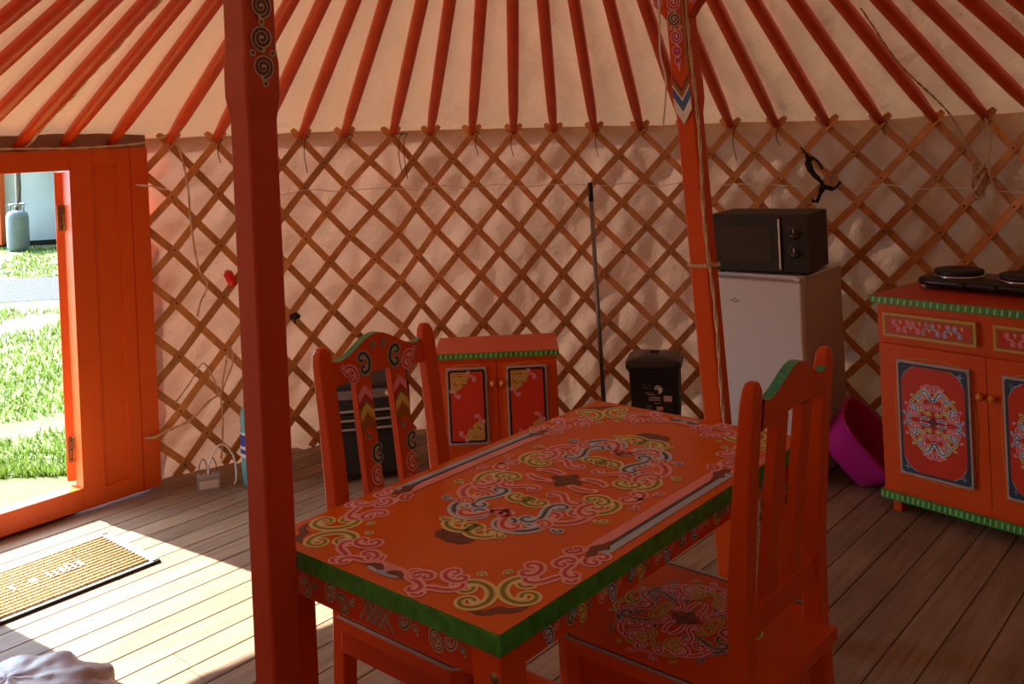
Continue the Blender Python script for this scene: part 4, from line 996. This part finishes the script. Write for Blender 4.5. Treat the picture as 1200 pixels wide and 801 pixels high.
for z in (0.335, 0.345, 0.353): o._strip([(-0.10 + 0.01 * i, z - 0.24 + 0.003 * math.sin(i * 2.1 + z * 900)) for i in range(20)], [0.003] * 20, 'plasticblack')
mb.build('body', bn)
mb = MB(); mb.lathe([(1.08, 0.412), (1.10, 0.425), (1.08, 0.445), (0.85, 0.458), (0.3, 0.465), (0, 0.466)], 'plasticblack', 48, sq=sqv); mb.build('lid', bn)
mb = MB(); mb.box(-0.02, 0.02, 0.005, 0.03, 0.464, 0.472, 'matblack'); mb.build('latch', bn, bevel=0.003)
# tub: oval basin tipped up on its side
tubo = empty('plastic_tub', (1.400, 3.905, 0.215), 0, 'magenta plastic washing-up tub tipped on its side between fridge and sideboard', 'tub')
mb = MB(); sq2 = (1, 0.80, 3.2)
mb.lathe([(0.120, 0.0), (0.132, 0.004), (0.150, 0.06), (0.172, 0.150), (0.186, 0.152), (0.188, 0.158), (0.172, 0.160), (0.166, 0.155), (0.146, 0.06), (0.128, 0.010), (0, 0.010)], 'magenta', 48, sq=sq2)
tob = mb.build('basin', tubo)
ax_ = Vector((0.62, -0.50, 0.60)).normalized(); tob.rotation_mode = 'QUATERNION'
lx = Vector((0.50, -0.05, -0.86)); lx = (lx - ax_ * lx.dot(ax_)).normalized(); lyv = ax_.cross(lx)
TM = Matrix(((lx.x, lyv.x, ax_.x, -0.055), (lx.y, lyv.y, ax_.y, 0.045), (lx.z, lyv.z, ax_.z, -0.035), (0, 0, 0, 1)))
tob.data.transform(TM); tubo.location.z = -min(v.co.z for v in tob.data.vertices)
br = empty('broom', (0.385, 4.50, 0), 0, 'long grey-handled broom with a black tip leaning against the lattice wall', 'broom')
tp = Vector((-0.012, 0.108, 1.27)); b0 = Vector((0.0, 0.0, 0.12))
mb = MB(); mb.tube([b0, b0.lerp(tp, 0.93)], 0.0105, 'greymetal', 12); mb.build('handle', br)
mb = MB(); mb.tube([b0.lerp(tp, 0.92), b0.lerp(tp, 0.995), tp], [0.0125, 0.0125, 0.009], 'plasticblack', 12); mb.build('end_cap', br, label='black plastic end cap')
mb = MB(); mb.T = Matrix.Translation((0, 0, 0.085)); mb.box(-0.14, 0.14, -0.025, 0.025, 0, 0.035, 'matblack'); mb.tube([(0, 0, 0.03), (0, 0.006, 0.10)], 0.017, 'matblack', 12); mb.build('head', br, bevel=0.008)
mb = MB()
for i in range(28):
    for j in range(3):
        x = -0.13 + 0.26 * i / 27; y = -0.017 + 0.017 * j; mb.tube([(x, y, 0.09), (x * 1.08, y * 1.5, 0.002)], 0.0035, 'rubberdark', 5)
bb = mb.build('bristles', br); bb['kind'] = 'stuff'
# heater
ht = empty('portable_heater', (-0.690, 4.20, 0), math.radians(9), 'black portable heater with a ribbed grille, seen through the left chair back', 'heater')
mb = MB(); hw_ = 0.180
mb.loft([[(-hw_, -0.0, z), (hw_, 0.0, z), (hw_, 0.24, z), (-hw_, 0.24, z)] for z in (0.03, 0.34)] + [[(-hw_, 0.0, 0.435), (hw_, 0.0, 0.435), (hw_, 0.24, 0.455), (-hw_, 0.24, 0.455)]], 'matblack'); mb.build('body', ht, bevel=0.012, segs=3)
mb = MB()
for k in range(6): z = 0.215 + 0.020 * k; mb.box(-hw_ + 0.012, hw_ - 0.012, -0.010, 0.002, z, z + 0.009, 'greyplastic' if k % 2 else 'plasticblack')
mb.build('grille', ht, bevel=0.002)
mb = MB(); mb.box(-hw_ + 0.010, hw_ - 0.03, -0.006, 0.002, 0.372, 0.412, 'screen'); cs = mb.build('control_strip', ht, bevel=0.003)
mb = MB(); mb.T = plane((0.085, -0.006, 0.392), (1, 0, 0), (0, 0, 1)); mb.lathe([(0.014, 0), (0.012, 0.012), (0, 0.012)], 'labelpink', 20); mb.build('knob', cs)
for x in (-0.14, 0.14):
    mb = MB(); mb.T = plane((x, 0.05, 0.0175), (0, 1, 0), (0, 0, 1)); mb.lathe([(0.0175, -0.012), (0.0175, 0.012)], 'rubberdark', 16); mb.build('caster', ht)
    mb = MB(); mb.T = plane((x, 0.19, 0.0175), (0, 1, 0), (0, 0, 1)); mb.lathe([(0.0175, -0.012), (0.0175, 0.012)], 'rubberdark', 16); mb.build('caster', ht)

# ================================================================== BOTTLE, ADAPTER, MAT, BUNDLE
wb = empty('water_bottle', (-1.195, 4.255, 0), 0, 'large teal water bottle with blue label, standing behind the near post', 'bottle')
mb = MB(); mb.lathe([(0.078, 0), (0.090, 0.008), (0.092, 0.10), (0.086, 0.115), (0.092, 0.13), (0.092, 0.25), (0.086, 0.265), (0.092, 0.285), (0.088, 0.33), (0.055, 0.375), (0.024, 0.39), (0.022, 0.40)], 'tealplastic', 36); mb.build('body', wb)
mb = MB(); mb.lathe([(0.0935, 0.135), (0.0935, 0.245)], 'label', 36); mb.f.pop(); mb.f.pop(); mb.mi.pop(); mb.mi.pop(); mb.sm.pop(); mb.sm.pop()
for z0, z1 in ((0.15, 0.17), (0.185, 0.235)):
    mb.lathe([(0.0942, z0), (0.0942, z1)], 'labelblue', 36); mb.f.pop(); mb.f.pop(); mb.mi.pop(); mb.mi.pop(); mb.sm.pop(); mb.sm.pop()
mb.build('label', wb, label='white and dark blue paper label')
mb = MB(); mb.lathe([(0.027, 0.395), (0.027, 0.418), (0, 0.42)], 'labelblue', 20); mb.build('cap', wb)
ab = empty('power_adapter', (-1.425, 4.20, 0), math.radians(20), 'small grey power adapter box with cables, on the floor beside the door frame', 'power adapter')
mb = MB(); mb.box(-0.048, 0.048, -0.03, 0.03, 0, 0.062, 'greyplastic'); mb.box(-0.040, 0.040, -0.0308, -0.029, 0.01, 0.045, 'label'); mb.build('body', ab, bevel=0.005)
mb = MB(); mb.tube(sm_curve([(0.0, 0.0, 0.06), (0.005, 0.0, 0.11), (0.04, 0.01, 0.175), (0.08, 0.02, 0.175), (0.115, 0.02, 0.11), (0.120, 0.0, 0.03), (0.11, -0.01, 0.006)]), 0.005, 'string', 8); mb.build('cable', ab)
for dx in (-0.03, 0.01): 
    mb = MB(); mb.tube(sm_curve([(dx, 0, 0.06), (dx - 0.008, 0, 0.10), (dx + 0.01, 0, 0.135), (dx + 0.025, 0, 0.10), (dx + 0.02, 0, 0.06)]), 0.0028, 'greymetal', 6); mb.build('wire_loop', ab)
# doormat: near long edge runs along AX
dm = empty('doormat', (-1.364, 3.466, 0.0), TA, 'coir doormat with grey rubber rim and pale lettering, on the sunlit boards', 'doormat')
ML, MWd = 0.82, 0.415     # length along -x (toward left), width along +y
mb = MB(); mb.box(-ML, 0, 0, MWd, 0.0, 0.007, 'rubberdark'); e1 = 0.032
for (a, b, c, d) in ((-ML, 0, 0, 0.018), (-ML, 0, MWd - 0.018, MWd), (-ML, -ML + e1, 0, MWd), (-e1, 0, 0, MWd)): mb.box(a + 0.002, b - 0.002, c + 0.002, d - 0.002, 0.006, 0.011, 'rubber')
mb.build('rim', dm, bevel=0.002)
mb = MB(); nr = 15; wv = (MWd - 0.04) / nr
for i in range(nr):
    y = 0.020 + wv * i; mb.loft([[(-ML + e1 + 0.004, y + wv * (0.5 + 0.45 * math.cos(a)), 0.007 + 0.010 * math.sin(a)) for a in [PI * k / 6 for k in range(7)]], [(-e1 - 0.004, y + wv * (0.5 + 0.45 * math.cos(a)), 0.007 + 0.010 * math.sin(a)) for a in [PI * k / 6 for k in range(7)]]], 'coir', True)
o = Orn(mb, plane((-0.42, MWd / 2, 0.0175), (1, 0, 0), (0, 1, 0)))
for x, gl in ((-0.235, 'I'), (-0.17, 'I'), (-0.135, 'O'), (-0.095, 'T'), (-0.02, 'Y'), (0.05, 'B'), (0.115, 'U'), (0.150, 'I'), (0.180, 'O'), (0.215, 'I')):
    h = 0.028; w = 0.011
    segs = {'I': [((0, -h), (0, h))], 'N': [((-w, -h), (-w, h)), ((-w, h), (w, -h)), ((w, -h), (w, h))], 'O': [((-w, -h), (-w, h)), ((w, -h), (w, h)), ((-w, h), (w, h)), ((-w, -h), (w, -h))],
            'T': [((0, -h), (0, h)), ((-w, h), (w, h))], 'Y': [((0, -h), (0, 0)), ((0, 0), (-w, h)), ((0, 0), (w, h))], 'B': [((-0.012, 0.0), (0.012, 0.0))], 'C': [((-w, -h), (-w, h)), ((-w, h), (w, h)), ((-w, -h), (w, -h))], 'U': [((-w, -h), (-w, h)), ((w, -h), (w, h)), ((-w, -h), (w, -h))]}[gl]
    for a, b in segs: o._strip([(x + a[0], a[1]), (x + b[0], b[1])], [0.034 if gl == 'B' else (0.014 if gl == 'I' else 0.007)] * 2, 'rubber')
mb.build('coir_pile', dm)
# cloth bundle
bd_ = MB(); vs = []; fs = []; na, nb_ = 64, 26
for i in range(nb_ + 1):
    v = (PI / 2) * i / nb_
    for j in range(na):
        u = two * j / na; d = Vector((math.cos(u) * math.cos(v), math.sin(u) * math.cos(v), math.sin(v)))
        f = 1 + 0.10 * noise.noise(d * 2.0 + Vector((3, 1, 0))) + 0.06 * abs(noise.noise(d * 4.5)) + 0.05 * math.sin(u * 9 + d.z * 7 + 2 * noise.noise(d * 3)) * math.cos(v) + 0.05 * abs(noise.noise(d * 9))
        vs.append((d.x * 0.27 * f, d.y * 0.24 * f, d.z ** 0.85 * 0.125 * f if d.z > 0 else 0))
for i in range(nb_):
    for j in range(na): fs.append((i * na + j, i * na + (j + 1) % na, (i + 1) * na + (j + 1) % na, (i + 1) * na + j))
fs.append(tuple(range(na - 1, -1, -1)))
bd_.add(vs, fs, 'bundle', True)
tag(bd_.build('cloth_bundle', loc=(-1.41, 2.50, 0.0), rz=0.2), 'crumpled grey-mauve cloth bundle on the boards at the bottom left corner', 'cloth')

# ================================================================== ROPES AND SMALL THINGS ON THE WALL
def rope(name, pts, r, m, label, cat='rope', twist=True, group=None, n=8):
    P = sm_curve(pts, n); mb = MB()
    if twist and r > 0.002:
        dense = sm_curve([tuple(p) for p in P], 4); L = 0
        for ph in (0, PI):
            q = []; s = 0
            for i, p in enumerate(dense):
                if i: s += (dense[i] - dense[i - 1]).length
                d = (dense[min(i + 1, len(dense) - 1)] - dense[max(i - 1, 0)]).normalized(); a = d.cross(Vector((0.3, 0.2, 1))).normalized(); b = d.cross(a)
                t = s / (r * 5) + ph; q.append(p + (a * math.cos(t) + b * math.sin(t)) * r * 0.5)
            mb.tube(q, r * 0.6, m, 6)
    else: mb.tube(P, r, m, 6)
    return tag(mb.build(name), label, cat, group)
def W_(px_ang, z, dr_=0.03): return circ(math.radians(px_ang), R0 - dr_, z)
# rope bound along the roof pole above the door
th = math.radians(142.44); pts = []
for i in range(14):
    t = i / 13; r = R0 - 0.02 - 1.35 * t; p = circ(th, r, zroof(th, r, -0.008)); tan = Vector((-math.sin(th), math.cos(th), 0)); pts.append(p - tan * (0.022 + 0.003 * math.sin(i * 2)))
rope('rope', pts, 0.006, 'rope', 'coarse rope running up the edge of a roof pole above the doorway')
# rope draped over the door head
pd = lambda x, y, z: DO + AX * x - BX * y + Vector((0, 0, z))
rope('rope', [pd(-1.2, -0.015, 1.553), pd(-0.9, -0.02, 1.55), pd(-0.62, -0.02, 1.552), pd(-0.3, -0.018, 1.545), pd(-0.02, -0.018, 1.558), W_(128.3, 1.592, 0.035), W_(127.5, 1.57, 0.03)], 0.005, 'rope', 'beige rope lying along the top of the door head under the roof poles')
rope('rope', [W_(127.6, 1.56, 0.028), W_(127.1, 1.46, 0.028), W_(126.7, 1.34, 0.028), W_(126.6, 1.2, 0.028), W_(126.3, 1.05, 0.028), W_(125.9, 0.95, 0.028), W_(125.2, 0.88, 0.028), W_(126.0, 0.80, 0.028), W_(126.3, 0.74, 0.026)], 0.005, 'rope', 'knotted rope hanging down the lattice just right of the door frame')
rope('rope', [pd(-0.062, -0.006, 1.372), pd(-0.03, -0.014, 1.366), pd(0.008, -0.010, 1.36), W_(129.3, 1.345, 0.026), W_(128.7, 1.34, 0.024)], 0.0045, 'string', 'short pale cord tying the door frame to the lattice at the upper hole')
rope('rope', [pd(-0.075, -0.006, 0.245), pd(-0.03, -0.018, 0.240), pd(0.02, -0.015, 0.250), W_(127.6, 0.27, 0.03), W_(125.6, 0.34, 0.03), W_(124.5, 0.36, 0.03)], 0.006, 'rope', 'thick beige rope tying the lower door frame to the lattice')
rope('rope', [W_(129.0, 0.36, 0.028), W_(127.4, 0.44, 0.028), W_(126.0, 0.52, 0.028), W_(125.0, 0.44, 0.03), W_(124.4, 0.36, 0.03), W_(123.9, 0.46, 0.03), W_(123.2, 0.58, 0.03), W_(123.0, 0.50, 0.03), W_(124.2, 0.38, 0.036)], 0.0045, 'rope', 'looped rope wound round a lattice crossing above the power adapter')
rope('rope', [W_(124.4, 0.36, 0.036), W_(124.3, 0.25, 0.036), W_(124.5, 0.13, 0.045), W_(124.8, 0.07, 0.06)], 0.0045, 'rope', 'rope end hanging from the lattice crossing down toward the adapter')
# thin white string across the lattice
pts = [W_(a, 1.288 - 0.0013 * (115 - a) + 0.010 * math.sin(a * 0.9), 0.026) for a in [120 - 3 * i for i in range(29)]]
rope('string', pts, 0.0021, 'string', 'thin white string stretched across the whole lattice wall below its top', 'string', twist=False, n=4)
# cord hanging beside the far post
def atY(x, y, Y):
    f = 1100.; dx, dy = x - 600, y - 163; u = dx * c_ - dy * s_; v = dx * s_ + dy * c_; return Vector((u * Y / f, Y, 1.5 - v * Y / f))
rope('cord', [atY(772, -10, 2.70), atY(773, 30, 2.70), atY(774, 65, 2.70), atY(780, 90, 2.70), atY(780, 115, 2.70), atY(777, 146, 2.70)], 0.0032, 'string', 'short white cord dangling beside the painted head of the far post', 'cord', twist=False)
# rope down the right side of the far post and its wrapping
pe = Matrix.Translation((0.605, 2.80, 0)) @ Matrix.Rotation(TB, 4, 'Z')
lean = -0.052
pts = [pe @ Vector((0.038 + lean * z + 0.004 * math.sin(z * 9), -0.030 + 0.003 * math.sin(z * 14), z)) for z in [1.95 - 0.06 * i for i in range(32)]]
rope('rope', pts, 0.0055, 'rope', 'hairy rope hanging down the right edge of the far post', n=3)
pts = []
for k in range(33):
    a = two * k / 16; m_ = 0.0345; ca, sa = math.cos(a), math.sin(a); q = max(abs(ca), abs(sa)); z = 1.092 + 0.004 * k / 16
    pts.append(pe @ Vector((m_ * ca / q + lean * z, m_ * sa / q, z)))
rope('rope', pts, 0.0038, 'rope', 'twine wrapped twice round the middle of the far post', n=2)
# slanting rope and knot at the right
th = math.radians(46.26)
kn = W_(42.3, 1.235, 0.035)
rope('rope', [circ(math.radians(44.0), 1.75, zroof(th, 1.75, -0.01)), circ(math.radians(44.3), 2.1, zroof(th, 2.1, -0.04)), W_(43.6, 1.50, 0.12), kn], 0.0042, 'rope', 'thin rope slanting down from the roof poles to the knot at the right')
mb = MB(); rk = random.Random(5)
for k in range(5):
    pts = [kn + Vector((rk.uniform(-.03, .03), rk.uniform(-.02, .01), rk.uniform(-.075, .075))) for _ in range(6)]; mb.tube(sm_curve(pts, 5), 0.005, 'rope', 6)
tag(mb.build('rope_knot'), 'large tangled rope knot tied on the lattice at the right', 'rope')
rope('rope', [W_(41.4, 1.50, 0.04), W_(41.0, 1.40, 0.04), W_(41.2, 1.28, 0.045), W_(40.8, 1.18, 0.04), W_(40.7, 1.07, 0.04)], 0.005, 'rope', 'frayed rope end hanging below the right-hand knot')
# leather ties hanging under the pole feet
TIES = [(123.4, 0.10), (114.3, 0.17), (109.4, 0.05), (103.9, 0.19), (103.3, 0.22), (95.2, 0.11), (91.2, 0.12), (81.6, 0.13), (76.2, 0.05), (66.4, 0.16), (61.8, 0.09), (51.0, 0.05)]
TLB = ['brown thong hanging under the second fork right of the door', 'brown thong hanging first right of the near post', 'curled brown thong on the second fork right of the near post',
       'left one of the paired long brown thongs left of centre', 'right one of the paired long brown thongs left of centre', 'brown thong under the almost vertical roof pole', 'brown thong right of the almost vertical roof pole',
       'brown thong on the fork above the broom tip', 'short brown thong tied on the fork right of the broom', 'brown thong on the fork right of the far post', 'brown thong beside the dark branch ornament', 'curled brown thong on the fork right of the branch ornament']
for (a, L), lb in zip(TIES, TLB):
    z = ztop(circ(math.radians(a), R0, 0).x)
    rope('leather_tie', [W_(a + .5, z + 0.015, 0.025), W_(a - .35, z + 0.01, 0.035), W_(a, z - 0.01, 0.032), W_(a + 0.12, z - L * .5, 0.030), W_(a - 0.15, z - L, 0.028)], 0.0022, 'hide', lb, 'leather tie', twist=False, group='leather ties under the roof poles')
# red canister hooked on the lattice
rc = empty('red_canister', W_(122.9, 0.90, 0.045), 0, 'small red plastic canister tilted on the lattice between the door and the near post', 'canister')
mb = MB(); mb.T = Matrix.Rotation(D(-24), 4, 'Y'); mb.lathe([(0.016, -0.038), (0.021, -0.034), (0.022, 0.030), (0.018, 0.034)], 'redplastic', 20); mb.build('body', rc)
mb = MB(); mb.T = Matrix.Rotation(D(-24), 4, 'Y'); mb.lathe([(0.012, 0.034), (0.012, 0.044), (0, 0.045)], 'labelpink', 14); mb.build('cap', rc, label='pale pink cap')
# small dark clip on the lattice right of the near post
mb = MB(); mb.T = Matrix.Translation(W_(116.0, 0.675, 0.03)); mb.tube([(-0.03, 0, 0), (0.0, -0.01, 0.008), (0.018, -0.008, 0.0)], [0.014, 0.018, 0.008], 'rubberdark', 8); mb.tube([(-0.01, 0, 0), (-0.012, 0, -0.03)], 0.005, 'rubberdark', 6)
tag(mb.build('wall_clip'), 'tiny black clip on the lattice at the right edge of the near post', 'clip')
# branch ornament with wood slice
bo = W_(57.0, 1.235, 0.05); tg = Vector((math.sin(math.radians(57.0)), -math.cos(math.radians(57.0)), 0)); inn = -Vector((math.cos(math.radians(57.0)), math.sin(math.radians(57.0)), 0))
be = empty('branch_ornament', bo, 0, 'dark forked branch ornament with a round wood slice, on the lattice above the microwave', 'ornament')
def LB(x, z, d=0.0): return tg * x + Vector((0, 0, z)) + inn * d
mb = MB()
for pts, rs in (([(-0.105, 0.165), (-0.075, 0.125), (-0.072, 0.09), (-0.055, 0.045), (-0.02, 0.005), (0.0, -0.02), (0.05, -0.035)], [0.004, 0.009, 0.016, 0.012, 0.009, 0.017, 0.005]),
                ([(-0.072, 0.10), (-0.045, 0.11), (-0.02, 0.085), (-0.005, 0.055)], [0.012, 0.006, 0.006, 0.003]),
                ([(-0.005, -0.02), (-0.02, -0.055), (-0.04, -0.10)], [0.014, 0.009, 0.008]),
                ([(0.0, -0.018), (0.02, 0.015), (0.045, 0.035)], [0.014, 0.007, 0.005]),
                ([(0.0, -0.018), (0.04, -0.03), (0.065, -0.015), (0.075, 0.0)], [0.012, 0.008, 0.006, 0.004]),
                ([(-0.05, -0.10), (-0.06, -0.085)], [0.008, 0.006])):
    n_ = len(sm_curve([(x, z, 0) for x, z in pts], 4)); q = sm_curve([LB(x, z, 0.01) for x, z in pts], 4)
    rr2 = [rs[min(int(i / 4), len(rs) - 1)] for i in range(len(q))]
    mb.tube(q, rr2, 'branch', 8)
mb.build('branch', be)
mb = MB(); mb.T = plane(LB(0.035, 0.005, 0.012), tg, (0, 0, 1)); mb.lathe([(0.034, 0.0), (0.034, 0.012), (0.0, 0.0125)], 'wood', 24, smooth=False)
o = Orn(mb, mb.T @ Matrix.Translation((0, 0, 0.0125))); o._strip([(0.006, 0.016), (-0.006, 0.012), (-0.005, 0.004), (0.005, -0.001), (0.004, -0.009), (-0.007, -0.012)], [0.0025] * 6, 'rivet')
mb.build('wood_slice', be, label='pale round slice of wood with a small dark squiggle')
